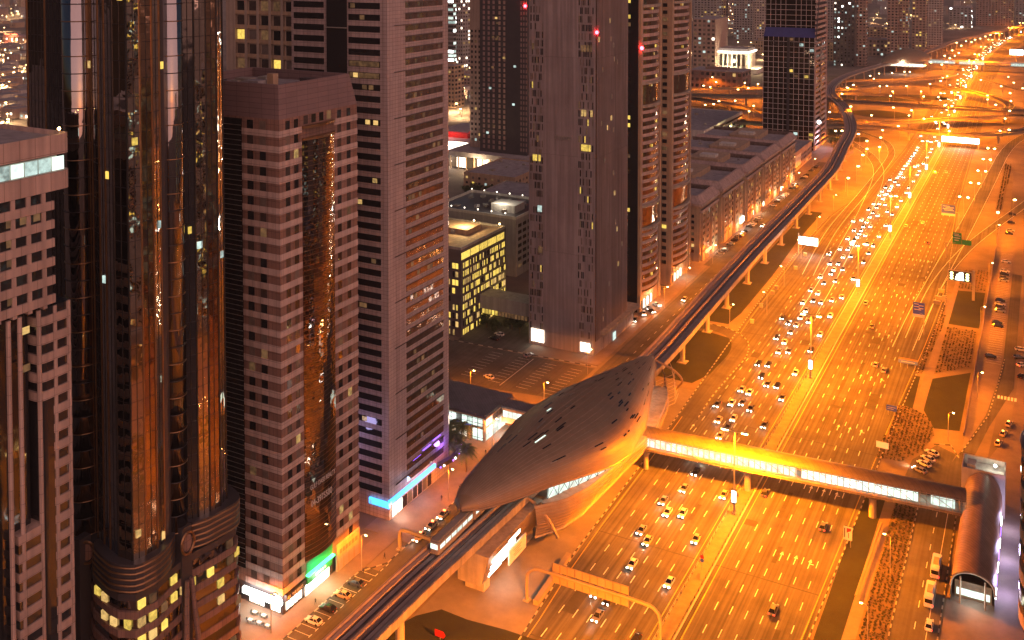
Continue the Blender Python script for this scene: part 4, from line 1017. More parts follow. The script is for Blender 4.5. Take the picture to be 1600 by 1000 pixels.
# row of five apartment blocks
KY = [(504, 535), (543, 587), (594, 630), (636, 678), (684, 728)]
for i, (ya, yb) in enumerate(KY):
    t = thing("apartment_block", f"tan apartment block with sloping cornice and flat roof, {['nearest', 'second', 'middle', 'fourth', 'farthest'][i]} of five in the row", "building", (-180, ya, 0), group="row of tan apartment blocks"); rnd = random.Random(50 + i); h = 31.0
    xb = -218
    MB().box(xb, ya, 0, -158.2, yb, h).build("wall", tanb, t)
    b = MB(); xo, xi = -156.6, -160.2
    b.quad((xo, ya - 1.2, h), (xo, yb + .6, h), (xi, yb - 2, h + 3.6), (xi, ya + 2.4, h + 3.6)); b.quad((xb, ya - 1.2, h), (xo, ya - 1.2, h), (xi, ya + 2.4, h + 3.6), (xb, ya + 2.4, h + 3.6))
    b.quad((xo, yb + .6, h), (xb, yb + .6, h), (xb, yb - 2, h + 3.6), (xi, yb - 2, h + 3.6)); b.box(xb, ya - 1.2, h - 1.2, xo, yb + .6, h)
    b.quad((xb, ya + 2.4, h + 3.6), (xi, ya + 2.4, h + 3.6), (xi - .8, ya + 3.2, h + 3.6), (xb, ya + 3.2, h + 3.6)); b.quad((xi, ya + 2.4, h + 3.6), (xi, yb - 2, h + 3.6), (xi - .8, yb - 2.8, h + 3.6), (xi - .8, ya + 3.2, h + 3.6))
    b.quad((xb, ya + 3.2, h + 3.6), (xi - .8, ya + 3.2, h + 3.6), (xi - .8, ya + 3.2, h + 1.2), (xb, ya + 3.2, h + 1.2)); b.quad((xi - .8, ya + 3.2, h + 3.6), (xi - .8, yb - 2.8, h + 3.6), (xi - .8, yb - 2.8, h + 1.2), (xi - .8, ya + 3.2, h + 1.2))
    b.build("cornice", pinkc, t)
    MB().box(xb, ya + 3, h, xi - .7, yb - 2.7, h + 1.25).build("roof", roofm, t)
    xm = -185; MB().prism(round_rect(xm - 11, ya + 6, xm + 9, yb - 5, 1, 1), h + 1.25, h + 4.6).build("stair_house", tanb, t); MB().box(xm - 5, ya + 10, h + 4.6, xm + 5, ya + 17, h + 6.2).build("skylight", whitec, t)
    ac_units(t, -212, ya + 5, -165, yb - 5, h + 1.25, 9, 60 + i)
    MB().box(-158.4, ya, 26.2, -156.9, yb, 27.6).build("string_course", pinkc, t)
    its = []; n = 4; L = yb - ya
    bays = [(.06, .22), (.26, .42), (.58, .74), (.78, .94)]
    for (u, w) in bays:
        MB().box(-158.2, ya + L * u, 0, -157.1, ya + L * w, 26).build("projecting_bay", tanb, t)
        for k in range(7):
            for q in (.3, .7): its.append(((-157.1, ya + L * (u + (w - u) * q), 5.5 + k * 3.1), (.12, 1.3, 1.5), winkind(.12, rnd, (e_warm, e_dim, e_yel))))
    for k in range(7):
        for q in (.5,): its.append(((-158.2, ya + L * q, 5.5 + k * 3.1), (.14, L * .1, 1.9), winkind(.2, rnd, (e_dim, e_dim, e_cool))))
        for xx in (-162, -168, -175, -182): its.append(((xx, ya, 5.5 + k * 3.1), (1.5, .14, 1.6), winkind(.1, rnd, (e_warm, e_dim))))
    panes(t, its)
    panes(t, [((-157.9, ya + 2 + q * 3.1, 2.0), (.2, 2.4, 2.6), e_whs if rnd.random() < .5 else e_dim) for q in range(int(L / 3.2))], "shop_window")
    lamp("shop_light", (-154.5, ya + L * .7, 4), 1800, (1, .8, .5), t, size=1)
    if i == 1: MB().box(-156.9, ya + L * .8, 3.3, -156.4, ya + L * .95, 6.5).build("lit_shop_sign", e_white, t)
    if i == 0: MB().box(-156.9, ya + L * .2, 3.6, -156.4, ya + L * .5, 5.0).build("red_shop_sign", e_redsign, t)
t = shed("low building with a big pale poster, between the tan blocks and the glass hotel tower", -196, 742, -163, 812, 13.5, pinkc, 4, 71)
MB().box(-163, 752, 3, -162.7, 772, 11.5).build("poster", whitep, t)
t = shed("white low office building with deep window bands behind the tan blocks", -300, 806, -250, 926, 15, whitec, 8, 72, .3)
for k in range(3): MB().box(-250, 808, 3 + k * 4.4, -249.4, 924, 4.6 + k * 4.4).build("window_band", darkglass, t)
for k in range(12): MB().ball((-246, 812 + k * 9.5, 4), .6).build("garden_lamp", e_whs, t)
lamp("garden_light", (-244, 850, 6), 14000, (1, .85, .4), t, size=2); lamp("garden_light", (-244, 905, 6), 14000, (1, .85, .4), t, size=2)
# glass hotel with the gabled notch
t = thing("hotel_tower", "gridded dark glass hotel tower with blue sloping shoulder and pointed slot, beside the curving viaduct", "building", (-190, 870, 0)); rnd = random.Random(37)
hx0, hx1, hy0, hy1 = -210.5, -168, 845, 894
MB().box(hx0, hy0, 0, hx1, hy1, 94).build("wall", M("hotel_glass", (.11, .075, .055), .06, metal=1, var=.15, tilt=(4.3, 4.4, .02)), t)
b = MB(); b.quad((hx0, hy0, 94), (hx1, hy0, 94), (hx1, hy0 + 7, 101.5), (hx0, hy0 + 7, 101.5)); b.build("blue_shoulder", solar, t)
MB().box(hx0, hy0 + 7, 94, hx1 - 1, hy1, 158).build("upper_wall", MATS["hotel_glass"], t)
b = MB().mat(towp)
for i in range(11):
    x = hx0 + (hx1 - hx0) * i / 10
    if i != 5: b.box(x - .22, hy0 - .25, 0, x + .22, hy0, 94); b.box(x - .22, hy0 + 6.8, 101.6, x + .22, hy0 + 7, 158)
for k in range(36):
    z = 2 + k * 4.4
    if z < 94: b.box(hx0, hy0 - .25, z, hx1, hy0, z + .42)
    elif z > 101: b.box(hx0, hy0 + 6.8, z, hx1, hy0 + 7, z + .42)
b.build("facade_grid", None, t)
MB().box(-190.6, hy0 - .4, 0, -188.4, hy0 + .1, 94).build("dark_slot", towd, t)
b = MB().mat(pinkc)
for k in range(36): b.box(hx1, hy0 + .5, k * 4.4, hx1 + .5, hy1 - .5, k * 4.4 + 2.0)
b.build("side_bands", None, t)
b = MB(); xs = hx1 + .6
b.poly([(xs, hy0 + 21, 0), (xs, hy0 + 27, 0), (xs, hy0 + 27, 84), (xs, hy0 + 24, 96), (xs, hy0 + 21, 84)]); b.build("pointed_slot", towd, t)
MB().tube([(hx1 + .3, hy0 + .2, 88), (hx1 + .3, hy0 + 16, 138)], .9, 5).build("sloping_rib", towd, t)
MB().box(hx1, hy0 - .3, 0, hx1 + .9, hy0 + 1.6, 92).build("corner_pier", pinkc, t); MB().box(hx1, hy1 - 1.6, 0, hx1 + .9, hy1 + .3, 120).build("corner_pier", pinkc, t)
text("Dusit Thani", 5.6, (hx0 + 6, hy0 - .7, 87.2), 'S', blackp, t, "lettering", .2, .98)
panes(t, [((hx0 + 2 + 4.25 * rnd.randint(0, 9), hy0 - .05, 4.2 + 4.4 * rnd.randint(0, 20)), (3.2, .12, 2.4), rnd.choice((e_yel, e_warm, e_cool, e_dim))) for _ in range(10)], "lit_window")
lamp("sign_light", (hx1 + 4, hy0 + 14, 9), 8000, (.9, .7, 1), t, size=1); MB().ball((hx1 + 1.8, hy0 + 13, 22), 1.5).build("round_lit_sign", e_white, t)

# ================================================================== THE CITY BEHIND
def far_tower(lab, x, y, w, d, h, wm, seed, nx, nz, ny=3, lit=.3, kinds=(e_warm, e_cool, e_yel, e_dim), ww=.55, hh=.5, cap=100, cat="building", west=0):
    t = thing("city_tower" if h > 40 else "city_building", lab, cat, (x, y, 0)); rnd = random.Random(seed)
    MB().box(x - w / 2, y, 0, x + w / 2, y + d, h).build("wall", wm, t)
    MB().box(x - w / 2 + .6, y + .6, h, x + w / 2 - .6, y + d - .6, h + .9).build("roof", roofm, t)
    if h < 60: MB().box(x - w / 4, y + d * .3, h + .9, x + w / 6, y + d * .6, h + 3.5).build("stair_house", wm, t)
    its = []; fh = h / nz
    for k in range(nz):
        z = fh * (k + .55)
        for i in range(nx): its.append(((x - w / 2 + w * (i + .5) / nx, y, z), (w / nx * ww, .5, fh * hh), winkind(lit * .65, rnd, kinds)))
        for i in range(ny): its.append(((x + w / 2, y + d * (i + .5) / ny, z), (.5, d / ny * ww, fh * hh), winkind(lit * .6, rnd, kinds)))
        for i in range(west): its.append(((x - w / 2, y + d * (i + .5) / west, z), (.5, d / west * ww, fh * hh), winkind(lit, rnd, kinds)))
    panes(t, its, cap=cap); return t
def far_px(lab, xa, xb, yb, yt, wm, seed, nx, nz, **k):
    a, c = G(xa, yb), G(xb, yb); dist = ((a + c) / 2 - Vector((0, 0, 0))).dot(_f); w = (c - a).length
    h = max(6, CAMH - (yt - HOR) * dist / F); return far_tower(lab, (a.x + c.x) / 2, (a.y + c.y) / 2, w, k.pop('d', w), h, wm, seed, nx, nz, **k)
far_px("pale residential tower with rows of balconies, farthest left of the group behind the brown court", 1084, 1120, 62, -50, towg, 81, 7, 30, lit=.16, cap=70)
far_px("dark slim tower right of the pale balcony tower in the group behind the court", 1122, 1134, 60, -50, towb, 82, 3, 28, lit=.1, cap=40)
far_px("greenish grey tower rising above the lit colonnade", 1146, 1176, 62, -50, towg, 83, 7, 30, lit=.3, kinds=(e_dim, e_cool, e_dim), cap=70)
far_px("grey tower next to the glass hotel's left edge", 1178, 1198, 62, -50, towp, 84, 5, 28, lit=.16, cap=50)
far_px("brown slab building with a bright white lit showroom, left of the colonnaded hall", 1082, 1118, 112, 30, towb, 85, 5, 12, lit=.45, kinds=(e_cool, e_whs, e_dim), ny=0, d=60)
far_px("long low brown building with two orange corner piers above the interchange", 1076, 1160, 140, 112, brownb, 86, 10, 3, lit=.05, d=40, cap=40)
t = far_px("orange low slab building between the colonnaded hall and the glass hotel", 1176, 1200, 85, 64, tanb, 87, 6, 4, lit=.5, kinds=(e_dim,), cap=40)
# colonnaded hall
a, c = G(1112, 112), G(1172, 112); xa, xb, ya = a.x, c.x, a.y + 8
t = thing("colonnaded_hall", "pale hall with tall columns, a lit cornice and grey roof, left of the glass hotel", "building", ((xa + xb) / 2, ya, 0)); hz = 27
MB().box(xa, ya + 3, 6, xb, ya + 46, hz).build("wall", towp, t); MB().box(xa - 3, ya - 6, 0, xb + 16, ya + 50, 6).build("podium", whitec, t)
for i in range(8): MB().box(xa + (xb - xa) * i / 7.4, ya, 6, xa + (xb - xa) * i / 7.4 + 1.6, ya + 3, hz).build("column", whitec, t)
panes(t, [((xa + (xb - xa) * (i + .62) / 7.4, ya + 2.9, hz * .62), ((xb - xa) / 10, .3, hz * .6), darkglass if i % 3 else e_dim) for i in range(7)])
MB().box(xa - 2, ya - 2, hz, xb + 2, ya + 48, hz + 2.2).build("lit_cornice", e_whs, t); MB().box(xa, ya + 4, hz + 2.2, xb, ya + 44, hz + 6).build("roof", roofm, t)
for i in range(9): MB().ball((xa + (xb - xa) * i / 8, ya - 7, 3), .8).build("wall_lamp", e_whs, t)
lamp("forecourt_light", ((xa + xb) / 2, ya - 14, 14), 60000, (1, .78, .45), t, size=2); lamp("forecourt_light", (xb + 12, ya + 10, 14), 60000, (1, .7, .35), t, size=2)
far_px("black and white gridded office tower full of bright windows, right of the glass hotel", 1302, 1334, 104, -60, towd, 91, 6, 34, lit=.5, kinds=(e_white, e_cool, e_cool, e_whs, e_dim), ny=0, ww=.42, hh=.5)
far_px("dark brown slab with a row of small lights, joined right of the bright gridded tower", 1336, 1352, 103, -60, towb, 92, 3, 34, lit=.2, kinds=(e_cool, e_dim), cap=60)
far_px("short brown block at the foot of the glass hotel's right side", 1288, 1301, 95, 66, tanb, 93, 3, 6, lit=.3, kinds=(e_dim,), cap=20)
far_px("slim mauve tower peeping over the glass hotel's right shoulder", 1288, 1301, 62, -40, towg, 94, 3, 24, lit=.2, cap=40)
far_px("low dark building with a lit front, left of the second metro station", 1352, 1386, 88, 62, towb, 95, 6, 4, lit=.4, kinds=(e_cool, e_dim, e_warm), cap=40)
far_px("brown mid-rise block with an orange lit roof terrace, behind the low dark building", 1354, 1386, 62, 42, tanb, 96, 6, 5, lit=.3, kinds=(e_warm, e_dim), cap=40)
far_px("tower with pale vertical ribs, first behind the second metro station", 1386, 1402, 92, -60, towb, 97, 3, 34, lit=.14, cap=60)
far_px("ribbed brown tower, second behind the second metro station", 1405, 1418, 92, -60, towb, 98, 3, 34, lit=.3, cap=60)
far_px("slim tower with yellow window columns, third behind the second metro station", 1425, 1445, 82, -60, towb, 99, 4, 34, lit=.34, kinds=(e_yel, e_dim, e_warm), cap=60)
far_px("pale tower dotted with square dark windows, at the bend of the viaduct", 1447, 1470, 75, -60, towp, 100, 6, 36, lit=.02, cap=70)
far_px("mauve mid-rise block with bright white windows, far up the bend", 1484, 1516, 44, 12, towg, 101, 6, 9, lit=.25, kinds=(e_white, e_cool), cap=50)
far_px("dark brown tower with horizontal floors, left of the farthest towers", 1526, 1552, 40, -40, towb, 102, 6, 26, lit=.08, cap=60)
far_px("tower with columns of amber lights, second from the top right corner", 1556, 1582, 40, -40, towb, 103, 7, 28, lit=.4, kinds=(e_warm, e_dim, e_yel), cap=70)
far_px("pale green-lit tower in the top right corner", 1588, 1616, 36, -40, towg, 104, 6, 28, lit=.3, kinds=(e_cool, e_dim), cap=60)
far_px("tan lit building with a pyramid cap, low in the gap beside the pink-grey tower", 688, 712, 168, 103, tanb, 105, 4, 10, lit=.3, kinds=(e_warm, e_dim), d=20, cap=50)
far_px("bright glass tower with sweeping white floors, high in the gap beside the pink-grey tower", 690, 710, 110, -60, towg, 106, 2, 26, lit=.85, kinds=(e_cool, e_white, e_glass), ww=.95, hh=.6, d=20, cap=60)
far_px("slim grey tower with strings of warm lights in the gap beside the checkered tower", 712, 724, 118, -60, towg, 107, 3, 30, lit=.45, kinds=(e_warm, e_whs, e_dim), d=20, cap=60)
far_px("low brown buildings' end block in the gap under the slim grey tower", 712, 742, 142, 118, towb, 108, 5, 5, lit=.3, d=30, cap=30)
# far plain of low houses
rnd = random.Random(77); k = 0
for i in range(190):
    zone = rnd.random()
    px, py = (rnd.uniform(-8, 48), rnd.uniform(-15, 190)) if zone < .33 else (rnd.uniform(1290, 1600), rnd.uniform(-20, 26)) if zone < .55 else (rnd.uniform(1120, 1200), rnd.uniform(-10, 40)) if zone < .72 else (rnd.uniform(690, 760), rnd.uniform(-10, 165))
    g = G(px, py)
    if g.y > 9000 or (abs(g.x - medx(min(g.y, 4700))) < 60 and px > 1400): continue
    s = rnd.uniform(10, 26); h = rnd.uniform(5, 12) if py > 30 else rnd.uniform(6, 40)
    t = thing("city_house", "small flat-roofed house in the dark far plain of the city", "building", (g.x, g.y, 0), group="houses of the far plain")
    MB().box(g.x - s / 2, g.y, 0, g.x + s / 2, g.y + s, h).build("wall", rnd.choice((towb, towg, tanb, towp)), t); MB().box(g.x - s / 2 + .4, g.y + .4, h, g.x + s / 2 - .4, g.y + s - .4, h + .7).build("roof", roofm, t)
    panes(t, [((g.x - s / 2 + s * (q + .5) / 3, g.y, h * .5), (s / 7, .4, 2.2), rnd.choice((e_warm, e_whs, e_dim, darkglass, e_cool))) for q in range(3)])
cl0 = make_post(9, .8, 1, 26000, (1, .62, .3), e_sodf, 3.0); CL = [0]
for i in range(170):
    zone = rnd.random()
    px, py = (rnd.uniform(-5, 44), rnd.uniform(-20, 195)) if zone < .35 else (rnd.uniform(1290, 1600), rnd.uniform(-20, 40)) if zone < .6 else (rnd.uniform(1085, 1200), rnd.uniform(-10, 110)) if zone < .8 else (rnd.uniform(692, 755), rnd.uniform(-10, 190))
    g = G(px, py, 9)
    if g.y > 8000: continue
    put(cl0, CL, (g.x, g.y, 0), R(37 * i), "tiny glowing street lamp among the houses of the far city", "lamps of the far city")
# red roof sign far left
g = G(20, 66); t = thing("roof_sign_building", "long low building with a glowing red rooftop sign, far left behind the glass tower", "building", (g.x, g.y, 0))
MB().box(g.x - 30, g.y, 0, g.x + 42, g.y + 30, 12).build("wall", towb, t); MB().box(g.x - 29.5, g.y + .5, 12, g.x + 41.5, g.y + 29.5, 12.6).build("roof", roofm, t)
b = MB()
for k in range(2):
    xx = g.x - 24 + k * 21
    b.tube([(xx + q * 1.5, g.y - .5, 15 + .9 * math.sin(q * 1.9 + k)) for q in range(12)], .75, 6); b.tube([(xx + 3 + k * 7, g.y - .5, 15), (xx + 3 + k * 7, g.y - .5, 18)], .6, 6)
b.build("glowing_script", e_redsign, t)
panes(t, [((g.x - 26 + q * 8, g.y, 6), (4, .4, 3), e_whs if q % 2 else e_warm) for q in range(8)])
lamp("sign_light", (g.x, g.y - 12, 14), 60000, (1, .25, .12), t, size=2)
# towers across the road, outside the picture's right edge, seen mirrored in the glass
for i, (x, y, w, d, h) in enumerate([(75, 150, 34, 34, 150), (70, 235, 30, 40, 110), (80, 330, 36, 36, 190), (72, 430, 34, 40, 130), (85, 540, 36, 40, 170), (75, 660, 36, 40, 120)]):
    far_tower(f"{ORD[i]} tower going away on the far side of the road, off the picture's right edge", x, y, w, d, h, [towp, towg, towb, towp, towg, towb][i], 120 + i, 6, int(h / 3.8), ny=0, west=6, lit=.25, cap=60)

# ================================================================== METRO VIADUCT AND STATIONS
VC = [(-130.6, 40, 12), (-130, 172, 12), (-128.9, 212, 12), (-126.5, 270, 12), (-125, 347, 12), (-126.2, 400, 12), (-128.5, 500, 12), (-129.6, 650, 12), (-131, 720, 12), (-138.5, 806, 12), (-148, 902, 12), (-175, 1025, 12), (-205, 1120, 12)]
VC += [tuple(G(a, b, 14)) for a, b in [(1303, 131), (1325, 118), (1370, 104), (1415, 93), (1460, 77), (1495, 64), (1540, 54), (1590, 42), (1640, 32)]]
vp = smooth_path(VC, 7)
t = thing("metro_viaduct", "elevated metro viaduct with dark track trough, sweeping beside the highway and curving right", "viaduct", (-130, 172, 0))
viac = M("viaduct_concrete", (.34, .29, .235), .75, var=.2, vs=.25, panel=(9, 60), streak=("z", .25))
b = MB(); ribbon(b, vp, -5.0, 5.0, -.9, -.1); b.build("deck", viac, t)
b = MB(); ribbon(b, vp, -4.6, 4.6, -.06); b.build("track_bed", trackm, t)
for s_ in (-1, 1):
    b = MB(); ribbon(b, vp, s_ * 4.98 - .22, s_ * 4.98 + .22, -.95, 1.1); b.build("parapet", parap if s_ < 0 else viac, t)
    b = MB(); ribbon(b, vp, s_ * 3.9 - .5, s_ * 3.9 + .5, -.06, .5); b.build("walkway", parap, t)
for o in (-3.0, -1.55, 1.55, 3.0):
    b = MB(); ribbon(b, vp, o - .06, o + .06, -.06, .14); b.build("rail", railm, t)
for o in (-2.28, 2.28):
    b = MB(); ribbon(b, vp, o - .5, o + .5, -.06, .02); b.build("track_slab", parap, t)
b = MB(); ribbon(b, vp, -.35, .35, -.06, .55); b.build("centre_wall", parap, t)
acc = 99; PY = [196, 213]
for i in range(len(vp) - 1):
    acc += (vp[min(i + 1, len(vp) - 1)] - vp[i]).length
    p = vp[i]
    if p.y < 150 or (240 < p.y < 336): continue
    if acc > (33 if p.y < 900 else 40):
        acc = 0; d = vp[i + 1] - vp[i]; a = math.atan2(d.y, d.x); q = (p.x + 1.0, p.y)
        b = MB(); b.tube([(q[0], q[1], 0), (q[0], q[1], p.z - 2.2)], 1.05, 12); b.build("pier", concrete, t)
        MB().prism([(q[0] - 4.2, q[1] - 1), (q[0] + 3.2, q[1] - 1), (q[0] + 3.2, q[1] + 1), (q[0] - 4.2, q[1] + 1)], p.z - 2.0, p.z - .92).build("pier_cap", concrete, t)
        MB().box(q[0] - 1.9, q[1] - 1.9, 0, q[0] + 1.9, q[1] + 1.9, .3).build("pier_foot", concrete, t)
# the train leaving the station
tr = thing("metro_train", "silver metro train with lit windows coming out from under the station roof", "train", (-131, 214, 12.1))
for k in range(3):
    y0 = 204 + k * 17.6
    MB().prism(round_rect(-132.7, y0, -129.9, y0 + 17, .6), 12.35, 15.3).build("car_body", steelm, tr)
    panes(tr, [((-129.88, y0 + 1.8 + q * 2.7, 14.2), (.06, 2.2, 1.0), e_glass) for q in range(6)])
    MB().box(-132.2, y0 + .6, 15.3, -130.4, y0 + 16.4, 15.55).build("car_roof", steelm, tr)
panes(tr, [((-131.3, 203.97, 14.3), (2.0, .08, 1.2), e_glass)], "windscreen")

def shell_station(lab, yA, yB, cx, Wtab, zE, zb, scale=1., detail=True, rot=0, org=None):
    t = thing("metro_station", lab, "station", org or ((cx(yA) + cx(yB)) / 2, (yA + yB) / 2, 0))
    NY, NA = 48, 28
    def sec(y, a, grow=0.):
        w = interp(Wtab, y) + grow; h = .64 * w + zb(y) + grow
        return Vector((cx(y) + w * math.cos(a), y, zE(y) + h * max(0, math.sin(a)) ** .85))
    rows = []
    for i in range(NY + 1):
        y = yA + (yB - yA) * i / NY
        rows.append([sec(y, math.pi * k / NA) for k in range(NA + 1)])
    inner = [[sec(yA + (yB - yA) * i / NY, math.pi * k / NA, -.5) for k in range(NA + 1)] for i in range(NY + 1)]
    MB().grid(rows).build("roof_shell", golds, t, True)
    MB().grid(inner).build("roof_lining", tanb, t, True)
    for s_ in (0, -1): MB().tube([r[s_] for r in rows], .3, 6).build("roof_edge", golds, t)
    return t, rows, sec
Wt = [(218, .4), (220, 3.4), (222.5, 5.0), (228, 7.4), (237, 10), (248, 13.2), (260, 16.8), (270, 17.6), (287, 15.4), (305, 10.2), (320, 6.0), (328, 3.6), (334, .6)]
cxs = lambda y: interp([(216, -132.5), (228, -130), (248, -125.8), (270, -122.6), (300, -122.3), (334, -122)], y)
zEs = lambda y: interp([(216, 16.4), (240, 16.2), (262, 14.6), (290, 14.6), (334, 17)], y)
st_, rows, sec = shell_station("golden shell-roofed metro station like a long leaf, straddling the viaduct", 218, 334, cxs, Wt, zEs, lambda y: .6)
for k in range(1, 28):
    MB().tube([rows[i][k] for i in range(1, len(rows) - 1)], .055, 4).build("seam", ssteel if k % 4 == 0 else towb, st_)
rnd = random.Random(91)
its = []
for k in range(70):
    y = rnd.uniform(236, 318); a = rnd.uniform(.32, 2.2); w = rnd.choice((2.2, 3.2, 4.4))
    q = [sec(y, a, .09), sec(y + w, a, .09), sec(y + w, a + .03, .09), sec(y, a + .03, .09)]
    MB().poly(q).build("skylight", e_glass if rnd.random() < .07 else darkglass if rnd.random() < .8 else ssteel, st_)
# platform box, glazing and louvred skirt
MB().box(-133.5, 246, 9, -114.5, 322, 11.9).build("concourse", concrete, st_)
gz = []
for i in range(24):
    y = 241 + i * 3.5; ww = interp(Wt, y); gz.append((y, cxs(y) + ww * .86, cxs(y) + ww * .8, zEs(y)))
b = MB(); b.grid([[(a, y, z + 1.2), (c, y, 11.6)] for y, a, c, z in gz]); b.build("glazing", e_glass, st_)
b = MB()
for i, (y, a, c, z) in enumerate(gz):
    b.tube([(a + .15, y, z + 1.2), (c + .15, y, 11.6)], .09, 4)
    if i + 1 < len(gz):
        y2, a2, c2, z2 = gz[i + 1]; b.tube([(a + .15, y, z + 1.2), (c2 + .15, y2, 11.6)], .08, 4); b.tube([(c + .15, y, 11.6), (a2 + .15, y2, z2 + 1.2)], .08, 4)
b.build("glazing_lattice", finm, st_)
sk = []
for i in range(40):
    u = i / 39; y = 236 + u * 104
    xb = interp([(236, -119.5), (243, -115), (252, -112.8), (274, -111.4), (295, -110.2), (318, -113), (340, -120)], y); bul = 5.2 * math.sin(math.pi * min(1, max(0, (u * .96 + .03)))) ** .6
    sk.append([Vector((xb + bul * math.sin(q * math.pi / 20) - (q / 10) ** 2 * 1.5, y, 3.2 + 8.6 * (q / 10) ** 1.0)) for q in range(11)])
MB().grid(sk).build("skirt", ssteel, st_, True)
for q in range(1, 11): MB().tube([r[q] + Vector((.16, 0, 0)) for r in sk], .1, 4).build("skirt_louvre", golds, st_)
MB().grid([[r[10], Vector((cxs(r[10].y) + interp(Wt, r[10].y) * .78, r[10].y, 11.7))] for r in sk[1:34]]).build("ledge", concrete, st_)
MB().tube([r[0] for r in sk], .3, 6).build("skirt_edge", concrete, st_)
rim = smooth_path([(-136.5, 226.5, 15.8), (-133, 229, 15.9), (-127.2, 235.5, 14.6), (-121.5, 238, 11.8), (-116.5, 238.2, 7.8), (-113.6, 238, 3.6)], 1.0)
MB().tube(rim, .42, 8).build("entrance_rim", golds, st_)
rim2 = smooth_path([(-120.5, 333, 16.8), (-114.5, 336, 13), (-112.5, 339, 8.5), (-116, 342, 3.6)], 1.0)
MB().tube(rim2, .4, 8).build("exit_rim", golds, st_)
for q in range(9):
    zz = 4.2 + q * 1.3; MB().tube([(-117 + .35 * q * .4, 318 + q * .3, zz), (-112.2, 330, zz), (-113.6 - .4 * q, 338, zz)], .12, 4).build("exit_louvre", ssteel, st_)
lamp("platform_light", (-124, 246, 15), 1200, (.85, 1, .92), st_, size=1.5); lamp("platform_light", (-118, 262, 13), 900, (.9, 1, .92), st_, size=1.5)
# lower entrance box with louvres under the viaduct
en = thing("station_entrance", "louvred station entrance box with bright white light strips, under the near end of the viaduct", "entrance", (-122, 226, 0))
P4 = lambda y, z: (-121.4 + (z - 6) * .28, y, z)
MB()._add([(-129, 211.5, 2.6), P4(211.5, 2.6), P4(211.5, 10.6), (-129, 211.5, 10.6), (-129, 242, 2.6), P4(242, 2.6), P4(242, 10.6), (-129, 242, 10.6)], [(0, 1, 2, 3), (1, 5, 6, 2), (5, 4, 7, 6), (4, 0, 3, 7), (3, 2, 6, 7), (0, 4, 5, 1)]).build("wall", concrete, en)
for k in range(13):
    z = 3.0 + k * .58; p, q = P4(211.8, z), P4(241.8, z); MB().box(p[0] - .05, p[1], z, p[0] + .22, q[1], z + .26).build("louvre", ssteel, en)
its = []
for r_, (ya, yb) in enumerate([(214.5, 222.4), (214.5, 222.0), (214.5, 221)]):
    for k in range(2): z = 8.2 - r_ * 2.0 - k * .55; its.append(((P4(0, z)[0] + .3, (ya + yb) / 2, z), (.12, yb - ya, .3), e_white)); its.append(((P4(0, z + .5)[0] + .3, yb + 3.6 - r_ * .6, z + .5), (.12, 6.2 - r_ * 1.2, .3), e_white))
panes(en, its, "light_strip")
MB().box(-120.2, 222, 2.9, -119.8, 231.5, 6.8).build("notice_panel", whitep, en)
for k in range(4): MB().box(-119.8, 224.3 + (k % 2) * .6, 5.6 - k * .55, -119.76, 229 - (k % 3) * .7, 5.75 - k * .55).build("faint_lettering", roofm, en)
for yy in (215, 239): MB().box(-128, yy - 1.6, 0, -122.5, yy + 1.6, 2.6).build("plinth", concrete, en)
lamp("entrance_light", (-118.5, 218, 6), 300, (.95, 1, .9), en, size=1)

# glazed pavilion left of the station and its link
t = thing("glass_pavilion", "brightly lit glass pavilion with a flat dark roof beside the station", "building", (-172, 288, 0)); rnd = random.Random(95)
MB().box(-192, 279, 9.4, -159.3, 297.5, 10.2).build("roof", M("pavilion_roof", (.17, .15, .16), .6, panel=(1.2, 50)), t); MB().box(-192.3, 278.6, 9.0, -159, 297.8, 9.38).build("fascia", tanb, t)
MB().box(-190, 281.2, 0, -161, 296, 9.0).build("core", towg, t)
its = [((-189.2 + i * 2.05, 281.1, 6.9), (1.85, .14, 3.6), e_glass if i != 9 else finm) for i in range(14)] + [((-189.2 + i * 2.05, 281.1, 2.3), (1.85, .14, 3.6), e_glass if i in (0, 1, 2, 3, 4, 9, 10, 12, 13) else tanb) for i in range(14)]
its += [((-160.9, 283 + i * 2.2, 6.9), (.14, 1.9, 3.6), e_glass if i < 2 else towd) for i in range(6)] + [((-160.9, 283 + i * 2.2, 2.3), (.14, 1.9, 3.8), e_glass) for i in range(6)]
panes(t, its, "glass_pane")
b = MB()
for i in range(15): b.box(-190.3 + i * 2.05, 280.9, 0, -190.15 + i * 2.05, 281.05, 9)
for z in (1.2, 4.4, 6, 7.4): b.box(-190, 280.92, z, -161, 281.04, z + .12)
b.build("mullions", finm, t)
MB().box(-172.5, 280.6, 4.6, -166, 280.95, 5.2).build("fascia_sign", bluep, t)
lamp("pavilion_light", (-176, 277.5, 4), 2600, (.9, 1, .92), t, size=2); lamp("pavilion_light", (-157.6, 288, 3), 1500, (.95, 1, .92), t, size=2)
t = thing("link_corridor", "short lit corridor joining the glass pavilion to the golden station", "footbridge", (-150, 292, 0))
MB().box(-159, 288.6, 9.3, -136, 294.6, 9.9).build("roof", MATS["pavilion_roof"], t); MB().box(-159, 289, 4.2, -136, 294.2, 6.0).build("floor", tanb, t); MB().box(-159, 289.3, 8.2, -136, 294.1, 9.28).build("header", tanb, t)
panes(t, [((-157.6 + i * 1.8, 289.2, 7.1), (1.65, .12, 2.1), e_glass) for i in range(12)], "glass_pane")
MB().box(-148, 290, 0, -146, 293.6, 4.2).build("pier", concrete, t)
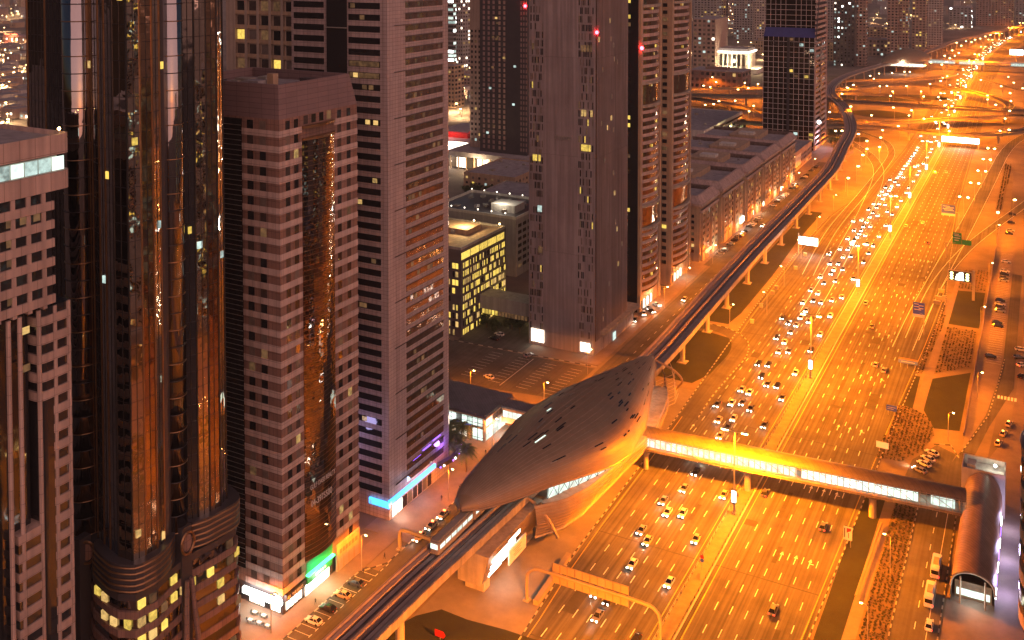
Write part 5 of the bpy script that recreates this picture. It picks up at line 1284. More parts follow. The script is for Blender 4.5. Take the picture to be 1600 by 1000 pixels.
# second station far away
wt2 = [(0, .5), (12, 9), (30, 16), (48, 18), (66, 14), (84, 6), (92, .6)]
g2 = G(1418, 96, 14)
t2 = thing("metro_station", "distant shell-roofed metro station at the bend of the viaduct, beyond the interchange", "station", (g2.x, g2.y, 0))
rr = []
for i in range(25):
    u = 92 * i / 24; w = interp(wt2, u) * 1.25; c = Vector((g2.x, g2.y, 15)) + Vector((.42, .9, 0)) * (u - 46) * 1.35
    rr.append([c + Vector((.9, -.42, 0)) * w * math.cos(math.pi * k / 14) + Vector((0, 0, .8 * w * math.sin(math.pi * k / 14))) for k in range(15)])
MB().grid(rr).build("roof_shell", golds, t2, True)
MB().box(g2.x - 26, g2.y - 30, 9, g2.x + 24, g2.y + 34, 14.8).build("concourse", concrete, t2)
panes(t2, [((g2.x - 23 + q * 5, g2.y - 30.2, 12), (4, .5, 3), e_whs) for q in range(10)], "glass_pane")
lamp("station_light", (g2.x, g2.y - 40, 16), 12000, (1, .95, .8), t2, size=2)

# ================================================================== COVERED FOOTBRIDGES
bridgeroof = M("bridge_roof", (.125, .098, .08), .5, metal=.2, panel=(1.6, 50))
def footbridge(lab, A, B, w, zf, zt, n, piers, lit, arch=1.6, full=True):
    A, B = Vector(A), Vector(B); d = (B - A).normalized(); nrm = Vector((d.y, -d.x, 0)); L = (B - A).length
    t = thing("footbridge", lab, "footbridge", A)
    def P(u, o, z): p = A + d * u + nrm * o; return Vector((p.x, p.y, z))
    h = w / 2
    b = MB(); b.grid([[P(u, -h, zf - .9), P(u, h, zf - .9), P(u, h + .35, zf), P(u, -h - .35, zf)] for u in (0, L)], True); b.poly([P(0, -h, zf - .9), P(0, h, zf - .9), P(0, h + .3, zf), P(0, -h - .3, zf)]); b.poly([P(L, -h, zf - .9), P(L, h, zf - .9), P(L, h + .3, zf), P(L, -h - .3, zf)]); b.build("deck", concrete, t)
    K = 10
    rf = [[P(u, (h + .25) * math.cos(math.pi * k / K), zt - arch + arch * math.sin(math.pi * k / K)) for k in range(K + 1)] for u in [L * i / 30 for i in range(31)]]
    MB().grid(rf).build("roof", bridgeroof if full else roofm, t, True)
    for s_ in (-1, 1):
        c0, c1 = P(0, s_ * (h - .25), zf), P(L, s_ * (h - .25), zf)
        segs = []
        for (a, c, kind) in lit:
            b = MB(); za, zb_ = zf + .55, zt - arch - .15 if full else zt - .5
            b.quad(P(L * a, s_ * (h - .2), za), P(L * c, s_ * (h - .2), za), P(L * c, s_ * (h - .2), zb_), P(L * a, s_ * (h - .2), zb_)); b.build("glazing", kind, t)
        if not full: continue
        b = MB()
        for i in range(n + 1):
            u = L * i / n
            if i: q_ = P(u, s_ * (h - .12), zf + .5); b.obox((q_.x, q_.y, q_.z), .14, .1, zt - arch - zf - .6, math.atan2(d.y, d.x))
            b.tube([P(u, s_ * (h + .35), zf - .85), P(u, s_ * (h + .75), zf + 1.6), P(u, s_ * (h + .35), zt - arch + .5)], .07, 4)
            if i < n and i % 3 == 0: b.tube([P(u, s_ * (h - .1), zt - arch), P(u + L / n * 3, s_ * (h - .1), zf + .4)], .09, 4)
        b.build("frame", ssteel, t)
        for z, o in ((zf - .5, .55), (zf + .2, .72), (zf + 1.0, .8), (zt - arch - .2, .62), (zt - arch + .35, .45)):
            MB().tube([P(0, s_ * (h + o), z), P(L, s_ * (h + o), z)], .07, 4).build("side_rail", ssteel, t)
    for u, pw in piers:
        p = P(u, 0, 0); a = math.atan2(d.y, d.x)
        MB().tube([(p.x, p.y, 0), (p.x, p.y, zf - 2.2)], pw, 14).build("pier", concrete, t)
        b = MB(); q = [P(u - 2.2, -h, zf - .95), P(u + 2.2, -h, zf - .95), P(u + 2.2, h, zf - .95), P(u - 2.2, h, zf - .95)]; r = [P(u - 1, -1.2, zf - 2.2), P(u + 1, -1.2, zf - 2.2), P(u + 1, 1.2, zf - 2.2), P(u - 1, 1.2, zf - 2.2)]
        b.grid([r, q], True); b.poly(list(reversed(r))); b.build("pier_cap", concrete, t)
    return t, P, L
fb, FP, FL = footbridge("curved-roof footbridge with a bright strip of glazing, crossing the highway beside the golden station", (-111, 290.2, 0), (-17, 297.5, 0), 5.6, 7.9, 13.2, 56,
                   [(3, .8), (34.5, 1.05), (70, 1.05)], [(.03, .52, e_glass), (.535, .87, e_glass), (.905, .97, e_glass)], 1.9)
for u in (12, 30, 48, 66, 84):
    p = FP(u, 0, 10.6); lamp("bridge_light", p, 260, (.85, 1, .92), fb, size=1)
fa, fc = G(1432, 107, 0), G(1640, 116, 0)
footbridge("far covered footbridge crossing the highway beside the second metro station", fa, fc, 7, 9, 14.5, 20, [(40, 1.2), (86, 1.2), (140, 1.2)], [(.02, .3, e_glass), (.33, .52, e_glass), (.72, 1.0, e_glass)], 1.8, False)
# stair hall at the east end
t = thing("footbridge_hall", "barrel-roofed stair hall at the east end of the near footbridge, over the bus stop", "building", (-13, 290, 0))
hr = []
for i in range(33):
    y = 265.5 + 46 * i / 32; cl = min(1, (i + .01) / 3)
    hr.append([Vector((-13.4 + 5.0 * math.cos(math.pi * k / 12), y, 4.2 + (4.4 + i * .12) * math.sin(math.pi * k / 12) ** .8)) for k in range(13)])
MB().grid(hr).build("barrel_roof", M("hall_roof", (.42, .28, .2), .5, metal=.15, panel=(1.1, 99)), t, True)
MB().poly([tuple(p) for p in hr[-1]]).build("end_wall", ssteel, t)
b = MB().quad((-18.4, 265.6, 0), (-18.4, 311.5, 0), (-18.4, 311.5, 4.2), (-18.4, 265.6, 4.2)); b.build("west_wall", ssteel, t)
MB().quad((-8.5, 265.6, 0), (-8.5, 311.5, 0), (-8.5, 311.5, 4.2), (-8.5, 265.6, 4.2)).build("east_wall", whitec, t)
MB().tube([p + Vector((0, -.2, 0)) for p in hr[0]], .3, 6).build("portal_rim", concrete, t)
for x in (-16.2, -10.6): MB().tube([(x, 265.4, 0), (x, 265.4, 7)], .22, 8).build("portal_column", concrete, t)
MB().box(-17.6, 268, .2, -9.2, 268.2, 4.4).build("glass_front", e_dim, t); MB().box(-17.2, 267.7, 1.0, -9.6, 267.95, 2.6).build("lit_sign", e_glass, t)
MB().box(-19.2, 312, 0, -7.8, 321, 11).build("lift_tower", towp, t)
b = MB().box(-19.2, 312, 11, -18.8, 321, 12.6).box(-8.2, 312, 11, -7.8, 321, 12.6).box(-18.8, 320.6, 11, -8.2, 321, 12.6).box(-18.8, 312, 11, -8.2, 312.4, 12.6); b.build("roof_parapet", towp, t)
MB().box(-17.8, 314, 11, -15.6, 318, 12.8).build("roof_unit", roofm, t); MB().ball((-10.6, 317, 12.6), .45).build("roof_lamp", e_white, t)
lamp("roof_light", (-10.6, 316.6, 13.6), 700, (1, 1, .75), t, size=.6)
for k in range(7): MB().box(-8.45, 267 + k * 6, 2.6, -8.25, 271.5 + k * 6, 3.0).build("wall_light", e_violet if k % 2 else e_white, t)
lamp("wall_wash", (-6.6, 274, 4), 2600, (.62, .55, 1), t, size=1.5); lamp("wall_wash", (-6.6, 290, 4), 2600, (.62, .55, 1), t, size=1.5); lamp("wall_wash", (-6.6, 306, 4), 1500, (.7, .6, 1), t, size=1.5)
lamp("door_light", (-13.4, 264, 4), 900, (.9, 1, .9), t, size=1)
# round building at the right edge
t = thing("round_building", "rounded building with dark window bands and orange panels, cut off by the right edge", "building", (13.5, 262, 0))
cr = lambda r, k, n=48: (13.5 + r * math.cos(2 * math.pi * k / n), 262 + r * math.sin(2 * math.pi * k / n))
for i in range(9):
    z = 2 + i * 4.9
    MB().prism([cr(16.8, k) for k in range(48)], z + 1.9, z + 4.9).build("panel_band", bronze if i % 2 else tanb, t)
    MB().prism([cr(16.1, k) for k in range(48)], z, z + 1.9).build("window_band", darkglass, t)
MB().prism([cr(14.5, k) for k in range(48)], 0, 2).build("base", towd, t)
rows2 = [[Vector((13.5 + 17.2 * math.cos(q * math.pi / 12) * math.cos(2 * math.pi * k / 48), 262 + 17.2 * math.cos(q * math.pi / 12) * math.sin(2 * math.pi * k / 48), 46.1 + 4 * math.sin(q * math.pi / 12))) for k in range(48)] for q in range(7)]
MB().grid(rows2, True).build("domed_roof", M("blue_grey_roof", (.12, .13, .2), .35, metal=.4), t, True)

gantrym = M("gantry_paint", (.28, .215, .13), .6, var=.12, vs=.3)
# ================================================================== SIGNS AND GANTRIES
t = thing("sign_gantry", "tan bent-pipe gantry over the near lanes, showing the ribbed backs of two long sign panels", "gantry", (-111.5, 215.8, 0))
MB().tube(smooth_path([(-111.5, 215.8, 0), (-111.5, 215.8, 5), (-111.2, 215.8, 7.2), (-109.3, 215.8, 8.6), (-106, 215.8, 8.9), (-95, 215.8, 8.9), (-81, 215.8, 8.9), (-77.8, 215.8, 8.2), (-76.6, 215.8, 6.2), (-76.5, 215.8, 0)], .8), .42, 12).build("pipe", gantrym, t, True)
for z0, z1 in ((6.4, 8.4), (9.3, 11.3)):
    MB().box(-104.6, 216.3, z0, -84.6, 216.55, z1).build("sign_panel", gantrym, t)
    for k in range(11): MB().box(-104.6 + k * 2 - .05, 216.1, z0, -104.6 + k * 2 + .05, 216.3, z1).build("panel_rib", brownb, t)
MB().box(-112.3, 215, 0, -110.7, 216.6, .5).build("foot", concrete, t); MB().box(-77.2, 215.1, .16, -75.8, 216.5, .6).build("foot", concrete, t)
t = thing("pipe_gantry", "short yellow bent pipe arching over the service street beside the taxi rank", "gantry", (-151.4, 219, 0))
MB().tube(smooth_path([(-151.6, 218.5, 0), (-151.6, 218.5, 4), (-151, 218.5, 5.4), (-149.2, 218.4, 5.9), (-141, 218, 5.9)], .8), .5, 12).build("pipe", gantrym, t, True)
MB().box(-152.4, 217.7, 0, -150.8, 219.3, .4).build("foot", concrete, t)
def road_sign(label, x, y, poles, panel, m, lines, lm=None, cat="road sign", arm=None, name="road_sign", hdr=None):
    """panel = (x0, x1, z0, z1) facing the camera side; lines of lettering strokes as (u0, u1, v) fractions"""
    t = thing(name, label, cat, (x, y, 0)); x0, x1, z0, z1 = panel
    for px_, h in poles: MB().tube([(px_, y, 0), (px_, y, h)], .09 if h < 5 else .2, 8).build("pole", steelm, t)
    if arm: MB().tube(smooth_path([(arm[0], y, arm[2] - 2), (arm[0] - .4, y, arm[2] - .4), (arm[1], y, arm[2])], .6), .16, 8).build("arm", steelm, t)
    MB().box(x0, y - .12, z0, x1, y + .02, z1).build("panel", m, t)
    b = MB()
    for u0, u1, v in lines: b.box(x0 + (x1 - x0) * u0, y - .15, z0 + (z1 - z0) * v, x0 + (x1 - x0) * u1, y - .12, z0 + (z1 - z0) * v + (z1 - z0) * .07)
    if lines: b.build("faint_lettering", lm or whitep, t)
    return t
t = road_sign("square blue direction sign with white lower strip on a curved pole beside the exit lane", -44, 451, [(-43.2, 8)], (-47.6, -43, 8.6, 13.6), bluep, [(.1, .5, .82), (.5, .92, .72), (.08, .55, .6), (.5, .9, .48), (.1, .7, .36)], arm=(-43.2, -45, 9.2))
MB().box(-47.6, 450.8, 7.4, -43, 451, 8.6).build("white_strip", whitep, t)
t = road_sign("wide blue direction sign far up the road, left of the twin lamps", -46, 640, [(-43, 9)], (-52.5, -45, 8.5, 13.6), bluep, [(.1, .6, .8), (.3, .9, .66), (.1, .8, .5), (.2, .9, .34)], arm=(-43, -46, 9.8)); MB().box(-52.5, 639.8, 7.2, -45, 640, 8.5).build("white_strip", whitep, t)
t = road_sign("green direction sign of two panels on a bent pole where the exit road splits", -41, 575, [(-44.6, 8)], (-41.5, -37.2, 8, 14), greenp, [(.1, .7, .84), (.2, .9, .7), (.1, .85, .5), (.2, .7, .3)], arm=(-44.6, -40, 8.6)); MB().box(-37, 574.9, 8, -32.4, 575, 10.6).build("side_panel", greenp, t)
t = thing("message_screen", "dark roadside message screen showing bright figures, on one thick pole in the shrub bed", "screen sign", (-27.4, 508, 0))
MB().box(-28, 507.5, 0, -26.8, 508.5, 14).build("pole", steelm, t); MB().box(-38.4, 507.4, 8.2, -28.2, 508.2, 13.2).build("cabinet", steelm, t); MB().box(-38.1, 507.3, 8.5, -28.5, 507.4, 12.9).build("screen", blackp, t)
b = MB()
for xx in (-37.0, -30.2):
    for k in range(3): b.ball((xx + .2, 507.25, 9.4 + k * 1.25), .75, .08, .55, 10, 5)
b.build("lit_figures", e_ledy, t)
b = MB()
for k, (u, w) in enumerate([(-35.2, 3.7), (-34.9, 3.2), (-34.6, 2.8), (-33.6, 1.8)]): b.box(u, 507.2, 8.9 + k * .95, u + w, 507.28, 9.7 + k * .95)
b.build("lit_symbol", e_led, t)
t = road_sign("low wide blue and orange sign on three legs in the verge", -45.6, 411, [(-47.6, 1.8), (-45, 1.8), (-42.4, 1.8)], (-48.4, -41.4, 1.8, 3.2), bluep, [(.15, .85, .45)]); MB().box(-48.4, 410.8, 3.2, -41.4, 411, 3.9).build("orange_strip", brownb, t)
road_sign("small blue sign at the left tip of the oval shrub bed", -45.2, 365.5, [(-46.2, 2), (-44.2, 2)], (-46.8, -43.4, 1.6, 3.6), bluep, [(.1, .9, .6), (.1, .7, .3)])
road_sign("blank white sign at the foot of the oval shrub bed", -44, 336, [(-45, 1.6), (-43, 1.6)], (-46, -42.2, 1.6, 3.6), whitep, [])
t = road_sign("white lane sign with a red wedge at the highway's right kerb below the footbridge", -44.9, 277, [(-45.6, 2.2), (-44.2, 2.2)], (-46.0, -43.8, 2.0, 5.6), whitep, [], redp)
MB().poly([(-45.2, 276.85, 5.3), (-44.0, 276.85, 5.3), (-44.1, 276.85, 4.7), (-45.2, 276.85, 4.0)]).build("red_wedge", redp, t); MB().box(-45.85, 276.84, 2.6, -45.6, 276.87, 5.2).build("black_arrow", blackp, t); MB().box(-44.8, 276.84, 2.6, -44.6, 276.87, 4.0).build("black_arrow", blackp, t)
t = thing("median_sign", "pair of small round signs on a thin post in the median, red above blue", "road sign", (-76.8, 248.6, .17))
MB().tube([(-76.8, 248.6, .17), (-76.8, 248.6, 3.6)], .07).build("pole", steelm, t)
for z, m in ((3.4, redp), (2.5, bluep)): MB().tube([(-76.8, 248.5, z), (-76.8, 248.56, z)], .5, 14).build("disc", m, t)
t = thing("marker_sign", "red arrow-shaped marker board on the lawn under the viaduct", "road sign", (-127, 196, 0))
MB().tube([(-122.6, 193, 0), (-122.6, 193, 1.4)], .08).build("pole", steelm, t); MB().poly([(-124, 192.9, 1.0), (-121.6, 192.9, 1.0), (-121, 192.9, 1.8), (-121.6, 192.9, 2.6), (-124, 192.9, 2.6)]).build("panel", redp, t)
g = G(1262, 398); t = thing("lit_billboard", "glaring white lit billboard on the lawn right of the viaduct", "billboard", (g.x, g.y, 0))
MB().tube([(g.x - 5, g.y + .3, 0), (g.x - 5, g.y + .3, 11)], .35, 10).build("pole", steelm, t); MB().box(g.x - 4.8, g.y, 5.2, g.x + 5.4, g.y + .7, 9.6).build("cabinet", steelm, t); MB().box(g.x - 4.6, g.y - .08, 5.4, g.x + 5.2, g.y, 9.4).build("lit_face", e_white, t)
lamp("face_light", (g.x, g.y - 2.5, 7), 3500, (1, .97, .85), t, size=1.5)
g = G(1588, 98); t = thing("lit_billboard", "white lit billboard on a pole at the far right, above the distant bend", "billboard", (g.x, g.y, 0))
MB().tube([(g.x, g.y, 0), (g.x, g.y, 14)], .6, 8).build("pole", steelm, t); MB().box(g.x - 9, g.y - .5, 12, g.x + 9, g.y + .5, 20).build("lit_face", e_white, t)
g1, g2b = G(1471, 217, 7), G(1531, 220, 7)
t = thing("overhead_sign", "long white lit sign hanging over the right carriageway from the nearest flyover", "road sign", ((g1.x + g2b.x) / 2, g1.y, 4.6))
MB().box(g1.x, g1.y, 4.8, g2b.x, g1.y + .6, 9.6).build("cabinet", steelm, t); MB().box(g1.x + .3, g1.y - .1, 5.0, g2b.x - .3, g1.y, 9.4).build("lit_face", e_white, t)
for u in (.02, .98): MB().box(g1.x + (g2b.x - g1.x) * u - .3, g1.y + .1, 0, g1.x + (g2b.x - g1.x) * u + .3, g1.y + .7, 4.8).build("post", steelm, t)
lamp("face_light", ((g1.x + g2b.x) / 2, g1.y - 4, 7), 9000, (1, .9, .75), t, size=2)
# low walls, cabinets, bent barrier by the east footpath
a, c = G(837, 946), G(889, 871); d = (c - a).normalized(); n = Vector((d.y, -d.x, 0)) * .7
t = MB().prism([a - n, a + n, c + n, c - n], 0, 1.3).build("low_wall", gantrym); tag(t, "thick low concrete wall beside the highway, left of the tan gantry's foot", "wall")
t = MB().tube([(-39.3, 255, .9), (-38.7, 280, .9), (-38.2, 292, .9)], .3, 6).build("guard_rail", gantrym); tag(t, "pale guard rail between the dark verge and the east footpath", "guard rail")
t = MB(); t.box(-21.9, 361, 0, -21.6, 660, 1.1); t = t.build("boundary_wall", M("violet_wall", (.2, .14, .2), .7)); tag(t, "long low dark wall dividing the shrub beds from the east car park", "wall")
for i, (a, b_) in enumerate([(1213, 452), (1189, 480), (1207, 460), (1243, 421), (1258, 400), (1175, 505)]):
    g = G(a, b_); t = thing("utility_cabinet", f"pale utility cabinet on the lawn beside the viaduct, {ORD[[3, 1, 2, 4, 5, 0][i]]} from the station", "cabinet", (g.x, g.y, 0), group="cabinets on the west lawn")
    MB().box(g.x - .8, g.y - .5, 0, g.x + .8, g.y + .5, 1.6).build("body", concrete, t); MB().box(g.x - .9, g.y - .6, 1.6, g.x + .9, g.y + .6, 1.75).build("lid", steelm, t)
for i, (a, b_, w) in enumerate([(1471, 457, 2.6), (1467, 468, 3), (1464, 475, 3), (1475, 471, 1.4)]):
    g = G(a, b_); t = thing("utility_cabinet", ["pale cabinet standing alone on the grass, nearest the message screen", "long pale cabinet in front of the tall slim one on the verge", "front long cabinet of the group on the verge", "tall slim cabinet at the right of the group on the verge"][i], "cabinet", (g.x, g.y, 0), group="cabinets on the east verge")
    MB().box(g.x - w / 2, g.y - .5, 0, g.x + w / 2, g.y + .5, 1.5 if i < 3 else 2.6).build("body", concrete, t); MB().box(g.x - w / 2 - .1, g.y - .6, 1.5 if i < 3 else 2.6, g.x + w / 2 + .1, g.y + .6, 1.62 if i < 3 else 2.72).build("lid", steelm, t)
# median fence posts
b = MB().mat(finm)
fe = thing("median_fence", "low dark post-and-rail fence along the median strip", "fence", (-76.5, 170, .17))
for yy in range(170, 420, 3):
    for s_ in (-1, 1): b.box(medx(yy) + s_ * 1.8 - .06, yy, .17, medx(yy) + s_ * 1.8 + .06, yy + .12, 1.0)
b.build("posts", None, fe)
for s_ in (-1, 1): MB().tube([(medx(yy) + s_ * 1.8, yy, .8) for yy in range(170, 421, 25)], .06, 4).build("rail", finm, fe)

# ================================================================== VEHICLES
def car_parts(col, front=False, rear=False, taxi=False):
    body = MB(); W2 = .89
    st_ = [(-2.28, .70, .45, .62), (-2.2, .80, .30, .86), (-1.9, .87, .22, .96), (-1.3, W2, .2, 1.0), (0, W2, .2, .95), (.9, W2, .2, .93), (1.7, .86, .22, .82), (2.15, .78, .3, .68), (2.28, .66, .42, .56)]
    rows = []
    for y, w, zb, zt in st_:
        m = zb + (zt - zb) * .55
        rows.append([(-w * .92, y, zb), (-w, y, m), (-w * .95, y, zt - .05), (-w * .75, y, zt), (w * .75, y, zt), (w * .95, y, zt - .05), (w, y, m), (w * .92, y, zb)])
    body.mat(col).grid(rows, True); body.poly(list(reversed(rows[0]))); body.poly(rows[-1])
    body.mat(taxired if taxi else col)
    body._add([(-.6, -1.25, 1.42), (.6, -1.25, 1.42), (.6, .15, 1.45), (-.6, .15, 1.45), (-.55, -1.2, 1.49), (.55, -1.2, 1.49), (.55, .1, 1.51), (-.55, .1, 1.51)], [(4, 5, 6, 7), (0, 1, 5, 4), (1, 2, 6, 5), (2, 3, 7, 6), (3, 0, 4, 7)])
    body.mat(col)
    for s_ in (-1, 1):
        body.tube([(s_ * .8, 1.0, .95), (s_ * .6, .15, 1.45)], .045, 4); body.tube([(s_ * .8, -1.95, .98), (s_ * .6, -1.25, 1.44)], .06, 4); body.tube([(s_ * .82, -.5, .96), (s_ * .61, -.5, 1.45)], .05, 4)
    cab = MB()
    lo = [(-.81, -2.0, .95), (.81, -2.0, .95), (.81, 1.05, .93), (-.81, 1.05, .93)]; hi = [(-.6, -1.25, 1.43), (.6, -1.25, 1.43), (.6, .15, 1.45), (-.6, .15, 1.45)]
    cab._add(lo + hi, [(0, 1, 5, 4), (1, 2, 6, 5), (2, 3, 7, 6), (3, 0, 4, 7), (4, 5, 6, 7)])
    wh = MB().tube([(-.09, 0, 0), (.09, 0, 0)], .32, 12)
    return body, cab, wh
def make_car(colname, heads=False, tails=False, taxi=False, beam=0., simple=False):
    body, cab, wh = car_parts(CARS[colname], heads, tails, taxi)
    hm = e_head if heads else whitep; tm = e_tail if tails else redp
    if simple:      # a far car: one mesh
        m = MB(); m.v = list(body.v); m.f = list(body.f); m.mi = list(body.mi); m.ms = list(body.ms)
        m.mat(carglass)._add(cab.v, cab.f)
        for s_ in (-1, 1): m.mat(hm).box(s_ * .42, 2.14, .5, s_ * .8, 2.32, .78); m.mat(tm).box(s_ * .45, -2.3, .6, s_ * .8, -2.16, .82)
        o = m.build("traffic_car")
        if beam: lamp("headlight_beam", (0, 2.6, .7), beam, (1, .82, .6), o, 'SPOT', .15, (R(80), 0, 0), R(75), .8)
        return o
    t = thing("taxi" if taxi else "parked_car", "c", "taxi" if taxi else "car")
    body.build("body", None, t, False); cab.build("car_windows", carglass, t)
    wm = wh.mesh("wheel", rubber)
    for s_ in (-1, 1):
        for y in (-1.38, 1.4):
            o = bpy.data.objects.new("wheel", wm); C.objects.link(o); o.parent = t; o.location = (s_ * .82, y, .32)
        MB().box(s_ * .42, 2.12, .52, s_ * .78, 2.3, .72).build("headlight", hm, t); MB().box(s_ * .48, -2.28, .62, s_ * .8, -2.16, .82).build("taillight", tm, t)
    if taxi: MB().box(-.3, -.7, 1.51, .3, -.45, 1.72).build("taxi_sign", e_taxi, t)
    if beam: lamp("headlight_beam", (0, 2.5, .65), beam, (1, .85, .65), t, 'SPOT', .15, (R(80), 0, 0), R(75), .8)
    return t
PROTO = {}
def car(key, loc, rz, label, group=None, name=None):
    if key not in PROTO:
        o = make_car(*key) if len(key) < 6 else make_car(*key)
        PROTO[key] = o; o.location = loc; o.rotation_euler = (0, 0, rz)
        tag(o, label, "taxi" if key[3] else "car", group); return o
    o = dup(PROTO[key], loc, rz, label, group); o["category"] = "taxi" if key[3] else "car"
    if not group and "group" in o: del o["group"]
    return o
# parked by the cafe: noses to the pavement
for i, (px_, py_, col, lab) in enumerate([(487, 972, 'white', "white car parked nose to the pavement, nearest the cafe tables"), (506, 951, 'black', "black car parked between the white car and the pale car under the green sign"), (532, 931, 'beige', "pale beige car parked under the green neon sign"), (551, 912, 'grey', "dark grey car parked at the far end of the bays by the brown striped tower")]):
    g = G(px_, py_); car((col, False, False, False, 0., False), (-152.9, g.y, .04), R(90), lab)
for i, (px_, py_) in enumerate([(655, 842), (673, 824), (691, 807)]):
    g = G(px_, py_); car(('beige', True, False, True, 500., False), (-149.7, g.y, .04), R(180), f"taxi with lit roof sign waiting at the kerb by the blue canopy, {['nearest', 'middle', 'farthest'][i]} of three", "taxis at the west rank")
for i, (x, y) in enumerate([(-11.2, 359.7), (-10, 367.9), (-8.6, 376.5)]):
    car(('beige', False, False, True, 0., False), (x, y, .12), R(-10), f"taxi standing beside the round building, {['nearest', 'middle', 'farthest'][i]} of three in line", "taxis at the east rank")
for i, (px_, py_, c_) in enumerate([(1456, 710, 'white'), (1450, 719, 'white'), (1444, 727, 'white'), (1437, 737, 'silver')]):
    g = G(px_, py_); car((c_, i == 3, False, False, 1500. if i == 3 else 0., False), (g.x, g.y, .04), R(60 if i < 3 else 62), ["white car parked beside the oval bed, farthest from the footbridge", "white car parked beside the oval bed, in the middle of three", "white car parked beside the oval bed, third from far", "silver car with blazing headlights, closest to the footbridge roof"][i])
g = G(1452, 980); car(('white', False, True, False, 0., False), (g.x, g.y, .04), 0, "white car with red tail lights stopped behind the two white minibuses")
ec = [(1548, 559, 'black', "black car alone in the near end of the east car park")]
rnd = random.Random(200); k = 0
for yy in (476, 480, 497, 502, 507, 512, 545, 550, 556, 562, 580, 640, 648, 668, 690):
    c_ = rnd.choice(['black', 'grey', 'silver', 'white', 'black']); car((c_, False, False, False, 0., False), (-16 + rnd.uniform(-.3, .3), yy, .06), R(-90 + rnd.uniform(-2, 2)), f"{c_} car parked in the east car park, {ORD[k + 1]} from the near end of the row", "cars in the east car park"); k += 1
g = G(1548, 559); car(('black', False, False, False, 0., False), (g.x, g.y, .06), R(-85), "black car parked alone at the near end of the east car park")
for i, (px_, py_, c_) in enumerate([(1595, 548, 'white'), (1592, 560, 'grey'), (1597, 572, 'white'), (1596, 590, 'black')]):
    g = G(px_, py_); car((c_, False, i == 2, False, 0., False), (g.x, g.y, .06), R(-80 + 20 * i), f"{c_} car queueing at the right edge above the round building, {ORD[i]} from the top", "cars at the right edge")
for i, (px_, py_, c_, r_) in enumerate([(764, 591, 'white', 75), (826, 557, 'silver', -15), (772, 531, 'black', 80), (780, 524, 'white', 80)]):
    g = G(px_, py_); car((c_, False, False, False, 0., False), (g.x, g.y, .05), R(r_), ["white car alone in the middle of the empty car park", "silver car at the far striped kerb of the car park", "black car outside the yellow-windowed block", "white car behind the black one outside the yellow-windowed block"][i])
k = 0
for yy in list(range(516, 600, 4)) + list(range(606, 790, 6)):
    if rnd.random() < .55: c_ = rnd.choice(['black', 'grey', 'silver', 'white']); car((c_, False, False, False, 0., False), (-153, yy, .05), R(90), f"{c_} car parked at the tan apartment blocks, {ORD[k]} from the near end", "cars along the apartment blocks"); k += 1
for i, (px_, py_, c_) in enumerate([(985, 496, 'black'), (992, 502, 'grey'), (1006, 492, 'white'), (1012, 483, 'silver'), (1018, 488, 'black'), (1026, 478, 'white')]):
    g = G(px_, py_); car((c_, True, False, False, 900., False), (g.x - (0 if g.x < -152 else .0), g.y, .12), R(180 + 12 * i), f"{c_} car with lit headlamps on the apartment towers' forecourt, {ORD[i]} from the ribbed tower", "cars on the tower forecourt")
car(('silver', True, False, False, 900., False), (-146.5, 444, .05), R(182), "silver car with lit headlamps driving along the service street beside the viaduct")
car(('white', True, False, False, 900., False), (-146.5, 590, .05), R(180), "white car with lit headlamps on the service street by the tan blocks")
# minibuses at the stop
def minibus(loc, label):
    t = thing("minibus", label, "bus", loc, 0, "minibuses at the stop"); x, y, z = loc
    MB().prism(round_rect(x - 1.1, y - 3.9, x + 1.1, y + 3.9, .35), z + .45, z + 2.75).build("body", CARS['white'], t); MB().prism(round_rect(x - 1.0, y - 3.7, x + 1.0, y + 3.7, .3), z + 2.75, z + 2.9).build("roof", CARS['white'], t)
    MB().box(x - .6, y - 1.6, z + 2.9, x + .6, y + 1.6, z + 3.1).build("roof_unit", tanb, t)
    for s_ in (-1, 1):
        MB().box(x + s_ * 1.09, y - 3.2, z + 1.5, x + s_ * 1.13, y + 3.2, z + 2.4).build("side_window", carglass, t); MB().box(x + s_ * .6, y - 3.95, z + .8, x + s_ * 1.0, y - 3.86, z + 1.2).build("taillight", e_tail, t)
        for q in (-2.5, 2.5): MB().tube([(x + s_ * .95 - .12, y + q, z + .45), (x + s_ * .95 + .12, y + q, z + .45)], .45, 12).build("wheel", rubber, t)
    MB().box(x - .9, y - 3.95, z + 1.5, x + .9, y - 3.88, z + 2.5).build("rear_window", carglass, t); MB().box(x - .9, y + 3.88, z + 1.4, x + .9, y + 3.95, z + 2.5).build("windscreen", carglass, t)
g = G(1453, 938); minibus((g.x, g.y, .04), "white minibus with red tail lights at the stop, nearer of two")
g = G(1462, 897); minibus((g.x, g.y + 1, .04), "white minibus with a brown roof unit at the stop, farther of two")
# traffic on the highway
rnd = random.Random(300); BEAM = 500.
def traffic(side_, lane, y0, y1, gap, heads):
    n = 0; y = y0 + rnd.uniform(0, gap)
    while y < y1:
        far = y > 430; cx_ = medx(y) + side_ * (3.6 + Lw * (lane - .5)) + rnd.uniform(-.35, .35)
        c_ = rnd.choice(['white', 'silver', 'grey', 'black', 'beige', 'grey']); key = (c_, heads, not heads, False, BEAM if (heads and y < 1000) else 0., True)
        where = "along it" if y < 910 else "past the interchange"
        lab = f"{c_} car {'coming' if heads else 'going away'}, {ORD[lane - 1]} lane from the median, {ORD[n] if n < 30 else 'one further'} car {where}"
        d = 0
        if y > 900:
            p0, p1 = medx(y - 10), medx(y + 10); d = -math.atan2(p1 - p0, 20)
        car(key, (cx_, y, .025), (R(180) if heads else 0) + d, lab, "cars in the highway traffic"); n += 1
        y += gap * rnd.uniform(.6, 1.5) * (1 if y < 900 else 1.6)
